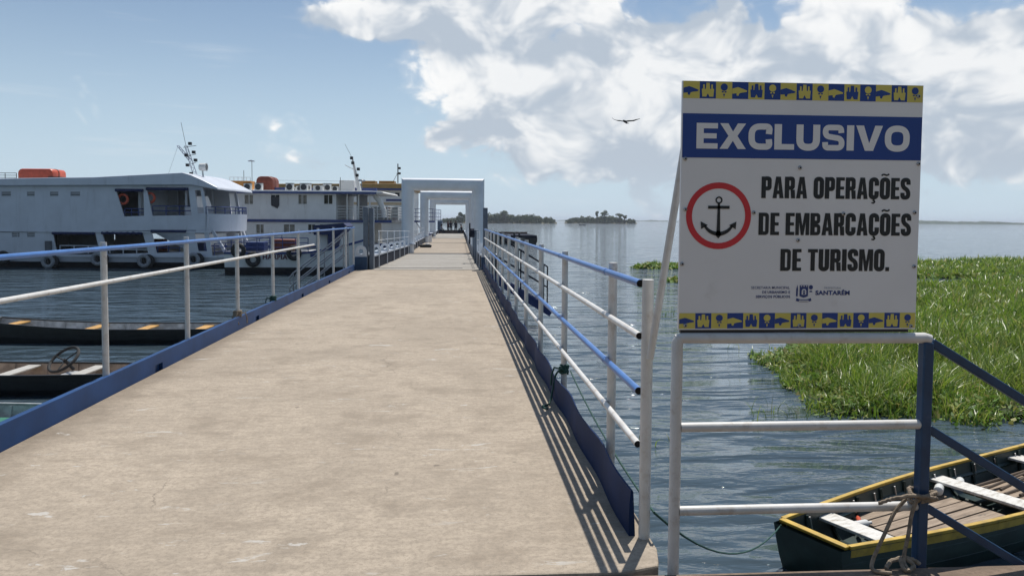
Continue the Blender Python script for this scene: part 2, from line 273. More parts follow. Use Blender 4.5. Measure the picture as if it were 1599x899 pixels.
# ------------------------------------------------------------------ mesh helpers
class MB:
    def __init__(s): s.v = []; s.f = []; s.mi = []; s.cur = 0
    def add(s, vs, fs):
        o = len(s.v); s.v += [tuple(x) for x in vs]; s.f += [tuple(i + o for i in f) for f in fs]; s.mi += [s.cur] * len(fs); return s
    def box(s, lo, hi, M=None):
        x0, y0, z0 = lo; x1, y1, z1 = hi
        vs = [Vector(p) for p in ((x0, y0, z0), (x1, y0, z0), (x1, y1, z0), (x0, y1, z0), (x0, y0, z1), (x1, y0, z1), (x1, y1, z1), (x0, y1, z1))]
        if M is not None: vs = [M @ v for v in vs]
        return s.add(vs, [(0, 3, 2, 1), (4, 5, 6, 7), (0, 1, 5, 4), (1, 2, 6, 5), (2, 3, 7, 6), (3, 0, 4, 7)])
    def bar(s, a, b, w, h, upv=(0, 0, 1)):
        a = Vector(a); b = Vector(b); d = (b - a).normalized(); u = Vector(upv); sd = d.cross(u).normalized(); u = sd.cross(d)
        vs = [p + sd * sx * w / 2 + u * sz * h / 2 for p in (a, b) for sx, sz in ((-1, -1), (1, -1), (1, 1), (-1, 1))]
        return s.add(vs, [(0, 1, 2, 3), (7, 6, 5, 4), (0, 4, 5, 1), (1, 5, 6, 2), (2, 6, 7, 3), (3, 7, 4, 0)])
    def tube(s, pts, r, n=12, caps=True):
        pts = [Vector(p) for p in pts]; rs = r if isinstance(r, (list, tuple)) else [r] * len(pts)
        rings = []; prev = None
        for i, p in enumerate(pts):
            d = (pts[min(i + 1, len(pts) - 1)] - pts[max(i - 1, 0)]).normalized()
            if prev is None: sd = d.cross(Vector((0, 0, 1)) if abs(d.z) < .95 else Vector((1, 0, 0))).normalized()
            else: sd = (prev - d * prev.dot(d)).normalized()
            prev = sd; u = d.cross(sd)
            rings.append([p + (sd * math.cos(2 * math.pi * k / n) + u * math.sin(2 * math.pi * k / n)) * rs[i] for k in range(n)])
        vs = [v for rg in rings for v in rg]; fs = []
        for i in range(len(pts) - 1):
            for k in range(n): fs.append((i * n + k, i * n + (k + 1) % n, (i + 1) * n + (k + 1) % n, (i + 1) * n + k))
        if caps: fs.append(tuple(range(n))[::-1]); fs.append(tuple((len(pts) - 1) * n + k for k in range(n)))
        return s.add(vs, fs)
    def prism(s, poly, a, b, ax='y'):
        """polygon in the two other axes, extruded from a to b along ax"""
        def P(p, t): return {'y': (p[0], t, p[1]), 'x': (t, p[0], p[1]), 'z': (p[0], p[1], t)}[ax]
        n = len(poly); vs = [P(p, a) for p in poly] + [P(p, b) for p in poly]
        fs = [tuple(range(n)), tuple(range(2 * n - 1, n - 1, -1))] + [(i, i + n, (i + 1) % n + n, (i + 1) % n) for i in range(n)]
        return s.add(vs, fs)
    def loft(s, rings, closed=False, caps=False):
        n = len(rings[0]); vs = [v for rg in rings for v in rg]; fs = []
        for i in range(len(rings) - 1):
            for k in range(n if closed else n - 1): fs.append((i * n + k, i * n + (k + 1) % n, (i + 1) * n + (k + 1) % n, (i + 1) * n + k))
        if caps: fs.append(tuple(range(n))); fs.append(tuple((len(rings) - 1) * n + k for k in range(n))[::-1])
        return s.add(vs, fs)
    def lathe(s, prof, c=(0, 0, 0), n=16, ax='z'):
        rings = []
        for (r_, h) in prof:
            rg = []
            for k in range(n):
                a = 2 * math.pi * k / n; x, y = r_ * math.cos(a), r_ * math.sin(a)
                p = {'z': (x, y, h), 'y': (x, h, y), 'x': (h, x, y)}[ax]; rg.append((p[0] + c[0], p[1] + c[1], p[2] + c[2]))
            rings.append(rg)
        return s.loft(rings, True, True)
    def ring(s, c, Rm, r, ax='y', n=24, k=10):
        rings = []
        for i in range(n):
            a = 2 * math.pi * i / n; rg = []
            for j in range(k):
                b = 2 * math.pi * j / k; rr = Rm + r * math.cos(b); h = r * math.sin(b)
                p = {'y': (rr * math.cos(a), h, rr * math.sin(a)), 'x': (h, rr * math.cos(a), rr * math.sin(a)), 'z': (rr * math.cos(a), rr * math.sin(a), h)}[ax]
                rg.append((p[0] + c[0], p[1] + c[1], p[2] + c[2]))
            rings.append(rg)
        rings.append(rings[0]); return s.loft(rings, True)
    def build(s, name, mats, parent=None, smooth=35, bevel=0.0, fix=True):
        me = bpy.data.meshes.new(name); me.from_pydata(s.v, [], s.f)
        mats = mats if isinstance(mats, (list, tuple)) else [mats]
        for m in mats: me.materials.append(m)
        if len(mats) > 1: me.polygons.foreach_set('material_index', s.mi)
        if fix:
            bm = bmesh.new(); bm.from_mesh(me); bmesh.ops.recalc_face_normals(bm, faces=bm.faces); bm.to_mesh(me); bm.free()
        if smooth: me.shade_smooth(); me.set_sharp_from_angle(angle=R(smooth))
        return link(name, me, parent, bevel)
def link(name, me, parent=None, bevel=0.0):
    o = bpy.data.objects.new(name, me); C.objects.link(o)
    if parent is not None: o.parent = parent
    if bevel:
        b = o.modifiers.new('bevel', 'BEVEL'); b.width = bevel; b.segments = 2; b.limit_method = 'ANGLE'; b.angle_limit = R(40)
    return o
def thing(name, label, cat, loc=(0, 0, 0), rz=0.0, group=None):
    o = bpy.data.objects.new(name, None); C.objects.link(o); o.location = loc; o.rotation_euler = (0, 0, rz); o.empty_display_size = 0.2
    return tag(o, label, cat, group)
def tag(o, label, cat, group=None, kind=None):
    o['label'] = label; o['category'] = cat
    if group: o['group'] = group
    if kind: o['kind'] = kind
    return o
def struct(o): o['kind'] = 'structure'; return o
def plate_mesh(outline, holes=(), thick=0.05, name='plate'):
    """flat sheet in local XZ with real openings; thickness runs along +Y"""
    cu_ = bpy.data.curves.new(name, 'CURVE'); cu_.dimensions = '2D'; cu_.fill_mode = 'BOTH'; cu_.extrude = thick / 2
    for poly in [outline] + list(holes):
        sp = cu_.splines.new('POLY'); sp.points.add(len(poly) - 1); sp.use_cyclic_u = True
        for i, p in enumerate(poly): sp.points[i].co = (p[0], p[1], 0, 1)
    o = bpy.data.objects.new(name, cu_); me = bpy.data.meshes.new_from_object(o); bpy.data.objects.remove(o); bpy.data.curves.remove(cu_)
    me.transform(Matrix.Translation((0, thick / 2, 0)) @ Matrix.Rotation(R(90), 4, 'X')); me.materials.clear(); return me
def plate(name, outline, holes, thick, m, parent, y=0.0):
    me = plate_mesh(outline, holes, thick, name); me.transform(Matrix.Translation((0, y, 0))); me.materials.append(m)
    return link(name, me, parent)
def text_mesh(s, bold=0.0, spacing=1.0):
    cu_ = bpy.data.curves.new('lettering', 'FONT'); cu_.body = s; cu_.size = 1.0; cu_.offset = bold; cu_.extrude = 0.0; cu_.space_character = spacing; cu_.resolution_u = 3; cu_.fill_mode = 'FRONT'
    o = bpy.data.objects.new('lettering', cu_); me = bpy.data.meshes.new_from_object(o); bpy.data.objects.remove(o); bpy.data.curves.remove(cu_); me.materials.clear(); return me
_cap = {}
def lettering(name, s, x0, x1, z0, caph, y, m, parent, bold=0.02, spacing=1.0, xf=None):
    """flat printed lettering on an upright face: fitted to width x0..x1, baseline z0, capital height caph"""
    if bold not in _cap:
        e = text_mesh('E', bold); ys = [v.co.y for v in e.vertices]; _cap[bold] = (min(ys), max(ys)); bpy.data.meshes.remove(e)
    lo, hi = _cap[bold]; me = text_mesh(s, bold, spacing); xs = [v.co.x for v in me.vertices]; a, b = min(xs), max(xs)
    sx = (x1 - x0) / (b - a); sz = caph / (hi - lo)
    for v in me.vertices: v.co = Vector((x0 + (v.co.x - a) * sx, y, z0 + (v.co.y - lo) * sz))
    if xf is not None: me.transform(xf)
    me.materials.append(m); return link(name, me, parent)
def copy_tree(o, parent=None):
    c = o.copy(); C.objects.link(c); c.parent = parent
    for ch in list(o.children): copy_tree(ch, c)
    return c
def pipe_open(mb, a, b, r, n=14):
    """pipe from a to b whose end a is open: wall thickness and a dark bore"""
    a = Vector(a); b = Vector(b); d = (b - a).normalized()
    mb.cur = 0; mb.tube([a, b], r, n, False)
    mb.cur = 1; mb.tube([a + d * 0.002, a + d * 0.10], r * 0.86, n, True)
    mb.cur = 0; return mb

# ================================================================== SETTING
WZ = -1.5                                                            # river level
me = bpy.data.meshes.new('river_water'); B_ = 8800.0
me.from_pydata([(-B_, -600, 0), (B_, -600, 0), (B_, 8800, 0), (-B_, 8800, 0)], [], [(0, 1, 2, 3)]); me.materials.append(WATER)
wat = link('river_water', me); wat.location = (0, 0, WZ); struct(wat)

mb = MB(); rd_ = random.Random(4); rings = []
for k in range(61):
    x = -900 + 30 * k; j_ = rd_.uniform(-2, 2); hh_ = 11 + rd_.uniform(-2, 3); rings.append([(x, -7.5 + j_ * .2, -2.2), (x, -9 + j_ * .3, 0.0), (x, -22 + j_, 0.3), (x, -30 + j_, hh_ * .75), (x, -42 + j_, hh_), (x, -300, hh_ + 4), (x, -590, -2.2)])
mb.loft(rings); struct(mb.build('added_sky_block_bank', mat('added_bank_green', (0.075, 0.085, 0.04), 0.95, var=.4, vscale=.3, bump=.3, bscale=.5), smooth=60))  # unseen bank added behind the camera to cut the light reaching the sign
# pier the photographer stands on, the concrete walkway, the hinged panel
mb = MB(); mb.box((-9, -7, -0.55), (9, 3.045, -0.004)); struct(mb.build('pier', PIER_MAT, bevel=0.012))
XL, XR, YA, YB = -2.79, 0.83, 3.065, 22.05
mb = MB()
pl = [(XL, YA), (0.70, YA), (0.86, YA + 0.05), (0.875, YA + 0.10), (0.90, YA + 0.22), (0.90, YB), (XL, YB)]
mb.prism(pl, -0.22, 0.0, 'z'); wk = struct(mb.build('walkway', CONC, smooth=0, bevel=0.01))
mb = MB()
for x in (-2.5, -0.95, 0.6): mb.box((x - 0.12, YA + 0.2, -0.5), (x + 0.12, YB - 0.1, -0.225))
mb.build('bearer', DARK_STEEL, wk)
for y in (8.5, 15.0, 21.0):
    for x in (-2.4, 0.5):
        mb = MB(); mb.tube([(x, y, -2.4), (x, y, -0.5)], 0.16, 16); mb.build('pile', DARK_STEEL, wk)

# ================================================================== RAILINGS
def post(parent, x, y, z0, z1, r=0.0245, m=WHITE_RAIL):
    mb = MB(); mb.tube([(x, y, z0), (x, y, z1)], r, 14); return mb.build('post', m, parent)
rail = thing('railing', 'long four-rail blue and white pipe railing on the right edge of the walkway', 'railing', (0.87, 3.4, 0))
RY = [4.23, 6.1, 7.8, 9.42, 10.95, 12.5, 14.1, 15.7, 17.3, 18.9, 20.5, 21.8]
post(rail, 0.0, 0.0, -0.3, 1.185, 0.026)
for y in RY: post(rail, 0.012, y - 3.4, -0.25, 1.215 if y < 4.5 else 1.2)
for z, m_ in ((1.165, BLUE_RAIL), (0.925, WHITE_RAIL), (0.672, BLUE_RAIL), (0.425, WHITE_RAIL)):
    mb = MB(); pipe_open(mb, (-0.028, 0.03, z), (-0.028, 18.5, z), 0.0165 if m_ is WHITE_RAIL else 0.0178)
    o = mb.build('rail', [m_, HOLE], rail); o['label'] = ('blue' if m_ is BLUE_RAIL else 'white') + ' pipe rail with an open black end'
    for y in RY[:8]:
        mb = MB(); mb.tube([(-0.028, y - 3.4 - 0.03, z), (-0.028, y - 3.4 + 0.03, z)], 0.0183 if m_ is WHITE_RAIL else 0.0196, 14); mb.build('weld_sleeve', STEEL if m_ is WHITE_RAIL else BLUE_RAIL, rail)
# dented kerb plate on this side
def wavy_plate(parent, y0, y1):
    n = 150; rings = []
    for i in range(n + 1):
        y = y0 + (y1 - y0) * i / n; ph = [abs(y + 3.4 - q) for q in RY]; near = min(ph)
        bul = 0.007 * math.sin(y * 2.1 + 0.7 * math.sin(y * 0.9)) * min(1, near / 0.5) + 0.012 * math.sin(y * 5.3)
        h = 0.205 + 0.010 * math.sin(y * 1.7 + 1) + 0.006 * math.sin(y * 4.1); x = -0.052
        rings.append([(x - 0.012 - bul * 0.5, y, -0.02), (x - 0.014 - bul, y, h * 0.35), (x - 0.012 - bul * 1.1, y, h * 0.7), (x - 0.006 - bul, y, h * 0.99), (x + 0.002 - bul, y, h), (x + 0.006 - bul, y, h * 0.95), (x + 0.016, y, -0.02)])
    mb = MB(); mb.loft(rings, True, True); return mb.build('kerb_plate', mat('shaded_blue_kerb', (0.008, 0.026, 0.088), 0.6, var=.2, vscale=3, spec=.12), parent, smooth=50)  # kerb blue darkened: the shade on this side is put into the colour
wavy_plate(rail, 0.02, 18.45)['label'] = 'dented blue steel kerb plate, its shade put into a darker colour, bulging between the posts'

lrail = thing('railing', 'two-rail blue and white pipe railing with flat blue kerb on the left edge', 'railing', (-2.83, 3.2, 0))
LY = [4.45, 6.43, 8.35, 10.24, 12.2, 14.15, 16.2, 18.2, 20.25]
for y in LY: post(lrail, 0, y - 3.2, 0.14, 1.245, 0.0255)
post(lrail, 0, 21.75 - 3.2, 0.14, 1.2, 0.0255)
mb = MB(); mb.tube([(0.03, -0.6, 1.195), (0.03, 18.55, 1.195)], 0.0195, 14); mb.build('rail', BLUE_RAIL, lrail)['label'] = 'blue pipe handrail'
mb = MB(); mb.tube([(0.03, -0.6, 0.925), (0.03, 12.35, 0.925)], 0.0185, 14); mb.build('rail', WHITE_RAIL, lrail)['label'] = 'white mid rail that stops short'
ol = [(0, -0.03), (0, 0.165), (18.6, 0.165), (18.6, -0.03)]; notch = []
for y in (17.5, 14.3, 11.25, 8.0, 4.35, 1.6): notch += [(y + 0.09, -0.03), (y + 0.09, 0.062), (y - 0.09, 0.062), (y - 0.09, -0.03)]
mb = MB(); mb.prism([(p[0] - 0.1, p[1]) for p in ol + notch], 0.008, 0.038, 'x')
kp = mb.build('kerb_plate', BLUE_PLATE, lrail, smooth=0, bevel=0.003); kp['label'] = 'flat blue kerb plate with small drain notches'
mb = MB(); mb.box((-0.06, -0.1, -0.3), (0.006, 18.5, 0.14)); mb.build('kerb_channel', BLUE_PLATE, lrail)
# rope ends knotted round the posts
def knot(name, label, c, r, m, seed, tails=2):
    rd = random.Random(seed); pts = []
    for i in range(46):
        a = i * 0.72; pts.append((c[0] + (r + rd.uniform(-.006, .010)) * math.cos(a), c[1] + (r + rd.uniform(-.006, .010)) * math.sin(a), c[2] - 0.035 + 0.0016 * i + rd.uniform(-.006, .006)))
    mb = MB(); mb.tube(pts, 0.0095, 6)
    for k in range(tails):
        a = rd.uniform(0, 6.28); p = Vector(c) + Vector((math.cos(a), math.sin(a), 0)) * r
        mb.tube([p, p + Vector((0.05 * math.cos(a), 0.05 * math.sin(a), 0.01)), p + Vector((0.07 * math.cos(a), 0.07 * math.sin(a), -0.05)), p + Vector((0.075 * math.cos(a + .4), 0.075 * math.sin(a + .4), -0.13))], 0.008, 6)
    return tag(mb.build(name, m), label, 'rope')
knot('rope_knot', 'frayed tan rope knotted low round the third left railing post', (-2.83, 10.24, 0.20), 0.045, ROPE_TAN, 3, 4)
knot('rope_knot', 'dark rope knot at the foot of the fourth left railing post', (-2.83, 12.2, 0.20), 0.042, ROPE_GREEN, 5, 2)
knot('rope_knot', 'dark green rope knotted round a right railing post above the kerb', (0.882, 6.1, 0.25), 0.030, ROPE_GREEN, 9, 1)

# ================================================================== BRIDGE WITH PIPE ARCHES
BA = R(0.25)
br = thing('gangway_bridge', 'long pale grey gangway bridge with three square pipe arches leading to the pontoon', 'bridge', (-0.77, 22.1, 0), -BA)
def deck_panel(y0, y1, z0, z1, m, w=1.55, label=None):
    mb = MB(); mb.add([(-w, y0, z0), (w, y0, z0), (w, y1, z1), (-w, y1, z1), (-w, y0, z0 - .12), (w, y0, z0 - .12), (w, y1, z1 - .12), (-w, y1, z1 - .12)],
                      [(0, 1, 2, 3), (7, 6, 5, 4), (0, 4, 5, 1), (1, 5, 6, 2), (2, 6, 7, 3), (3, 7, 4, 0)])
    o = mb.build('deck_panel', m, br, smooth=0)
    if label: o['label'] = label
deck_panel(0.02, 6.0, 0.004, -0.10, CONC_GREY, 1.60, 'grey hinged panel at the foot of the bridge')
deck_panel(6.05, 16.3, -0.105, -0.25, CONC_GREY)
deck_panel(16.42, 46.0, -0.245, -0.25, CONC_TAN, label='sand-coloured deck panel')
deck_panel(46.1, 69.5, -0.245, -0.25, CONC_GREY)
mb = MB(); mb.box((-1.62, 0.9, -0.03), (1.0, 0.93, -0.003)); mb.box((-1.5, 16.3, -0.262), (1.5, 16.42, -0.24)); mb.box((-1.5, 45.9, -0.262), (1.5, 46.2, -0.235)); mb.build('expansion_joint', DARK_STEEL, br)
def zdeck(y): return 0.0 - 0.25 * min(1, y / 16.3)
for sx in (-1, 1):
    # box girder: dark inner web, pale top flange
    rings_w, rings_f = [], []
    for y in (0.3, 6, 16.3, 30, 50, 69.5):
        z = zdeck(y); xi = sx * 1.56; xo = sx * 2.02; zt = z + 0.36
        rings_w.append([(xi, y, z - .6), (xo, y, z - .6), (xo, y, zt), (xi, y, zt)])
        a_, b_ = sx * 1.545, sx * 2.06; rings_f.append([(a_, y, zt + .003), (b_, y, zt + .003), (b_, y, zt + 0.055), (a_, y, zt + 0.055)])
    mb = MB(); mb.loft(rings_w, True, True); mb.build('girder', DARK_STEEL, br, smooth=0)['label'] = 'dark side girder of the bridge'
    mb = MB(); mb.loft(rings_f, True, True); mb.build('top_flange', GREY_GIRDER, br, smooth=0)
    for k in range(16):
        y = 1.85 + k * 2.75; z = zdeck(y) + 0.416                        # lug plates with a bolt hole
        pts = [(-0.15, 0), (0.15, 0)] + [(0.15 * math.cos(a), 0.12 + 0.15 * math.sin(a)) for a in [R(10 + 16 * i) for i in range(11)]]
        hole = [(0.065 * math.cos(R(36 * i)), 0.125 + 0.065 * math.sin(R(36 * i))) for i in range(10)]
        if k == 0: lug = plate_mesh(pts, [hole], 0.05, 'lug_plate'); lug.materials.append(GREY_PAINT)
        o = link('lug_plate', lug, br); o.location = (sx * 1.66, y, z)
    for k in range(13):
        y = 1.25 + k * 2.75
        mb = MB(); mb.tube([(sx * 1.51, y, zdeck(y)), (sx * 1.51, y, zdeck(y) + 1.12)], 0.016, 8); mb.build('rail_post', GREY_PAINT, br)
    for zz in (1.10, 0.83):
        mb = MB(); mb.tube([(sx * 1.51, y, zdeck(y) + zz) for y in (0.9, 6, 16.3, 32.6)], 0.007, 6); mb.build('rail_wire', GREY_PAINT, br)
    # hinge post, hinge block and its eye plate at the foot
    mb = MB()
    for dx in ((0.0, 0.16) if sx < 0 else (0.03,)): mb.box((sx * (1.62 + dx) - 0.066, 0.18 - dx * .3, -0.1), (sx * (1.62 + dx) + 0.066, 0.42 - dx * .3, 1.76 + (0.03 if dx else 0)))
    mb.build('hinge_post', SLATE, br, bevel=0.012)['label'] = 'slate blue upright hinge post'
    hbx = -1.90 if sx < 0 else 1.70; mb = MB(); mb.box((hbx - 0.17, -0.02, -0.35), (hbx + 0.17, 0.17, 0.36)); mb.build('hinge_block', NAVY, br, bevel=0.015)
    o = link('eye_plate', lug, br); o.location = (hbx, 0.03, 0.365); o.scale = (1.1, 1.6, 1.2)
# arches: mitred pipe of round section
def arch(y, half=2.08, r=0.315, ztop=3.50, xo=0.10):
    zc = ztop - r; xc = half - r; n = 28; path = [(-xc, -0.75), (-xc, zc), (xc, zc), (xc, -0.75)]; rings = []
    for i, (px, pz) in enumerate(path):
        rg = []
        for k in range(n):
            a = 2 * math.pi * k / n; ca, sa = math.cos(a), math.sin(a); o_ = r * ca       # o_: towards the outside of the arch
            if i == 0: p = (px - o_, r * sa, pz)
            elif i == 1: p = (px - o_, r * sa, pz + o_)
            elif i == 2: p = (px + o_, r * sa, pz + o_)
            else: p = (px + o_, r * sa, pz)
            rg.append((p[0] + xo, p[1] + y, p[2]))
        rings.append(rg)
    mb = MB(); mb.loft(rings, True, True); return mb.build('arch', GREY_PAINT, br, smooth=45)
arch(16.9)['label'] = 'nearest square pipe arch over the bridge'; arch(34.6, xo=0.16)['label'] = 'middle pipe arch'; arch(54.0, xo=0.12)['label'] = 'farthest pipe arch'
mb = MB()
for yy in (16.9, 34.6, 54.0):
    for sx in (-1, 1): mb.box((sx * 1.765 + 0.1 - 0.38, yy - 0.38, -0.25 + 0.42), (sx * 1.765 + 0.1 + 0.38, yy + 0.38, -0.25 + 0.47))
mb.build('base_flange', GREY_GIRDER, br)
# hand winch on the right
wx, wy, wz = 1.50, 4.9, 0.98
mb = MB(); mb.box((wx - .07, wy - .1, zdeck(5)), (wx + .07, wy + .1, wz + 0.1)); wn = mb.build('hand_winch', SLATE, br, bevel=.01)
mb = MB(); mb.lathe([(0.16, -0.07), (0.16, 0.07)], (wx - 0.14, wy, wz), 18, 'x'); mb.bar((wx - .23, wy, wz - .4), (wx - .23, wy, wz + .34), .05, .05, (1, 0, 0)); mb.bar((wx - .23, wy - .38, wz + .1), (wx - .23, wy + .3, wz - .1), .05, .05); mb.build('crank', DARK_STEEL, wn)
mb = MB(); mb.box((1.45, 9.0, -0.1), (1.52, 9.35, 1.02)); mb.build('switch_panel', SLATE, br)

# floating pontoon at the far end
po = thing('pontoon', 'dark floating pontoon with bollards at the far end of the bridge', 'pontoon', (0, 92.5, WZ))
mb = MB(); mb.box((-16, 0, 0.75), (9.9, 12, 1.06)); mb.build('deck', DARK_STEEL, po)
for x0, x1 in ((-15.8, -9), (-8.2, -2), (-1.4, 3.2), (3.6, 7.4), (8.9, 9.85)):
    mb = MB(); mb.box((x0, 0.2, -0.4), (x1, 11.8, 0.75)); mb.build('float_tank', SHIP_BOOT, po)
for x in (4.6, 7.2, 7.8, -6, -3.5):
    mb = MB(); mb.lathe([(0.13, 1.06), (0.11, 1.3), (0.16, 1.34), (0.16, 1.40), (0.1, 1.42)], (x, 0.6, 0), 12); mb.build('bollard', SHIP_BOOT, po)
mb = MB(); mb.box((-2.1, 8.2, 1.06), (2.1, 8.5, 1.55)); mb.box((-2.1, 11.5, 1.06), (9.8, 11.7, 1.3)); mb.build('kerb', mat('rusty_kerb', (0.10, 0.06, 0.045), .8, var=.3), po)
for x in (9.9,):
    for y in (2, 6): mb = MB(); mb.ring((x + 0.12, y, 0.55), 0.32, 0.12, 'x'); mb.build('tyre', RUBBER, po)
kb = thing('notice_cabinet', 'grey upright cabinet standing at the left end of the pontoon', 'cabinet', (dp(687, 352, 101).x, 101.2, WZ + 1.06))
mb = MB(); mb.box((-0.32, -0.2, 0), (0.32, 0.2, 1.75)); mb.build('casing', GREY_GIRDER, kb, bevel=.02); mb = MB(); mb.box((-0.26, -0.215, 0.5), (0.26, -0.203, 1.6)); mb.build('door', SLATE, kb)

# people at the far end
def person_mat(name, shirt, trousers, hair=(0.012, 0.01, 0.009), skin=(0.23, 0.12, 0.075), k=1.0):
    m = bpy.data.materials.new(name); m.use_nodes = True; q = G(m.node_tree); p = m.node_tree.nodes['Principled BSDF']
    s_ = q.n('ShaderNodeSeparateXYZ'); q.put(s_.inputs[0], q.n('ShaderNodeTexCoord').outputs['Object']); z = s_.outputs[2]; ax = q.m('ABSOLUTE', s_.outputs[0])
    col = q.mix(q.m('GREATER_THAN', z, 0.92 * k), trousers, shirt)
    col = q.mix(q.m('LESS_THAN', z, 0.09), col, (0.02, 0.02, 0.02))
    col = q.mix(q.m('MULTIPLY', q.m('GREATER_THAN', ax, 0.235), q.m('LESS_THAN', z, 1.18 * k)), col, skin)
    col = q.mix(q.m('GREATER_THAN', z, 1.43 * k), col, skin); col = q.mix(q.m('GREATER_THAN', z, 1.60 * k), col, hair)
    q.put(p.inputs['Base Color'], col); p.inputs['Roughness'].default_value = 0.8; return m
def person(label, loc, rz, m, joints, edges, radii, group=None):
    t = thing('person', label, 'person', loc, rz)
    me = bpy.data.meshes.new('body'); names = list(joints); me.from_pydata([joints[k] for k in names], [(names.index(a), names.index(b)) for a, b in edges], []); me.materials.append(m)
    o = link('body', me, t); bm = bmesh.new(); bm.from_mesh(me); ly = bm.verts.layers.skin.verify(); bm.verts.ensure_lookup_table()
    for i, k in enumerate(names): r_ = radii[k]; bm.verts[i][ly].radius = r_ if isinstance(r_, tuple) else (r_, r_); bm.verts[i][ly].use_root = (k == 'pel')
    bm.to_mesh(me); bm.free(); sk = o.modifiers.new('skin', 'SKIN'); sk.use_smooth_shade = True; ss = o.modifiers.new('sub', 'SUBSURF'); ss.levels = 1; ss.render_levels = 2
    mb = MB(); mb.lathe([(0.02, 0), (0.085, 0.03), (0.107, 0.09), (0.10, 0.15), (0.06, 0.19), (0.01, 0.2)], (joints['head'][0], joints['head'][1] - 0.012, joints['head'][2] - 0.02), 14); mb.build('hair', mat('black_hair', (0.012, 0.01, 0.009), .7), t)
    return t
RAD = dict(pel=(.16, .12), wai=(.14, .11), che=(.17, .12), nec=.058, head=.095, top=.07, ls=.06, le=.045, lw=.034, lh=.04, rs=.06, re=.045, rw=.034, rh=.04, lhip=.095, lk=.065, la=.045, lf=.04, rhip=.095, rk=.065, ra=.045, rf=.04)
EDG = [('pel', 'wai'), ('wai', 'che'), ('che', 'nec'), ('nec', 'head'), ('head', 'top'), ('che', 'ls'), ('ls', 'le'), ('le', 'lw'), ('lw', 'lh'), ('che', 'rs'), ('rs', 're'), ('re', 'rw'), ('rw', 'rh'), ('pel', 'lhip'), ('lhip', 'lk'), ('lk', 'la'), ('la', 'lf'), ('pel', 'rhip'), ('rhip', 'rk'), ('rk', 'ra'), ('ra', 'rf')]
STAND = dict(pel=(0, 0, .93), wai=(0, 0, 1.1), che=(0, 0, 1.3), nec=(0, 0, 1.46), head=(0, .02, 1.57), top=(0, .01, 1.66), ls=(-.19, 0, 1.37), le=(-.25, .02, 1.12), lw=(-.20, .20, 1.02), lh=(-.15, .27, 1.04), rs=(.19, 0, 1.37), re=(.25, .0, 1.12), rw=(.26, .08, .90), rh=(.26, .11, .81), lhip=(-.10, 0, .88), lk=(-.11, .03, .49), la=(-.11, 0, .08), lf=(-.12, .13, .04), rhip=(.10, 0, .88), rk=(.11, .02, .49), ra=(.12, -.02, .08), rf=(.13, .11, .04))
SIT = dict(pel=(0, 0, .50), wai=(0, .02, .66), che=(0, .07, .86), nec=(0, .11, 1.02), head=(0, .15, 1.12), top=(0, .15, 1.21), ls=(-.19, .07, .94), le=(-.25, .18, .70), lw=(-.16, .38, .60), lh=(-.12, .45, .58), rs=(.19, .07, .94), re=(.25, .18, .70), rw=(.16, .38, .60), rh=(.12, .45, .58), lhip=(-.10, .02, .48), lk=(-.13, .44, .50), la=(-.13, .46, .09), lf=(-.14, .60, .05), rhip=(.10, .02, .48), rk=(.13, .44, .50), ra=(.13, .50, .09), rf=(.14, .64, .05))
PZ = WZ + 1.06
def at(px, D): p = dp(px, 360, D); return (p.x, p.y, PZ)
person('standing person in a dark shirt and dark trousers, rightmost of the close pair', at(704, 102), R(200), person_mat('dark_shirt_clothes', (0.03, 0.03, 0.045), (0.02, 0.022, 0.03)), STAND, EDG, RAD)
person('standing person in a reddish shirt turned toward the companion in the close pair', at(699.5, 102.6), R(-60), person_mat('reddish_shirt_clothes', (0.12, 0.05, 0.05), (0.025, 0.025, 0.04)), STAND, EDG, RAD)
person('person in black standing apart in the middle of the pontoon', at(711.5, 102), R(30), person_mat('black_clothes', (0.016, 0.017, 0.022), (0.015, 0.016, 0.02)), STAND, EDG, RAD)
person('person seated at the left side of the bridge end in a pale top', at(688, 98), R(-70), person_mat('pale_top_clothes', (0.30, 0.30, 0.32), (0.02, 0.02, 0.03), k=0.66), SIT, EDG, RAD)
person('person seated on the right side of the bridge end', at(721.5, 98.5), R(75), person_mat('dark_seated_clothes', (0.03, 0.03, 0.04), (0.02, 0.02, 0.03), k=0.66), SIT, EDG, RAD)
for lb, px, D in (('low dark bench under the person seated on the left', 687.6, 98), ('low dark bench under the person seated on the right', 721.9, 98.5)):
    p = at(px, D); t = thing('bench', lb, 'bench', p); mb = MB(); mb.box((-0.4, -0.22, 0.34), (0.4, 0.22, 0.40)); mb.build('seat', DARK_STEEL, t)
    for x in (-.32, .32): mb = MB(); mb.box((x - .04, -.2, 0), (x + .04, .2, 0.34)); mb.build('leg', DARK_STEEL, t)

# bag left on the bridge
b0 = gp(665, 386.5, -0.25); bg_ = thing('duffel_bag', 'black duffel bag with a pale bundle on top left on the bridge deck', 'bag', (b0.x, b0.y, -0.25), R(8))
mb = MB(); mb.tube([(-0.62, 0, .13), (-.56, 0, .15), (-.2, 0, .16), (.2, 0, .15), (.5, 0, .14), (.56, 0, .12)], [.05, .13, .155, .15, .13, .05], 12); mb.build('body', BAGM, bg_); bg_.scale = (.62, .62, .62)
mb = MB(); mb.tube([(-.1, .02, .32), (.05, .02, .34), (.3, .0, .33), (.42, 0, .3)], [.03, .07, .07, .03], 10); mb.build('bundle', SHIP_WHITE2, bg_)

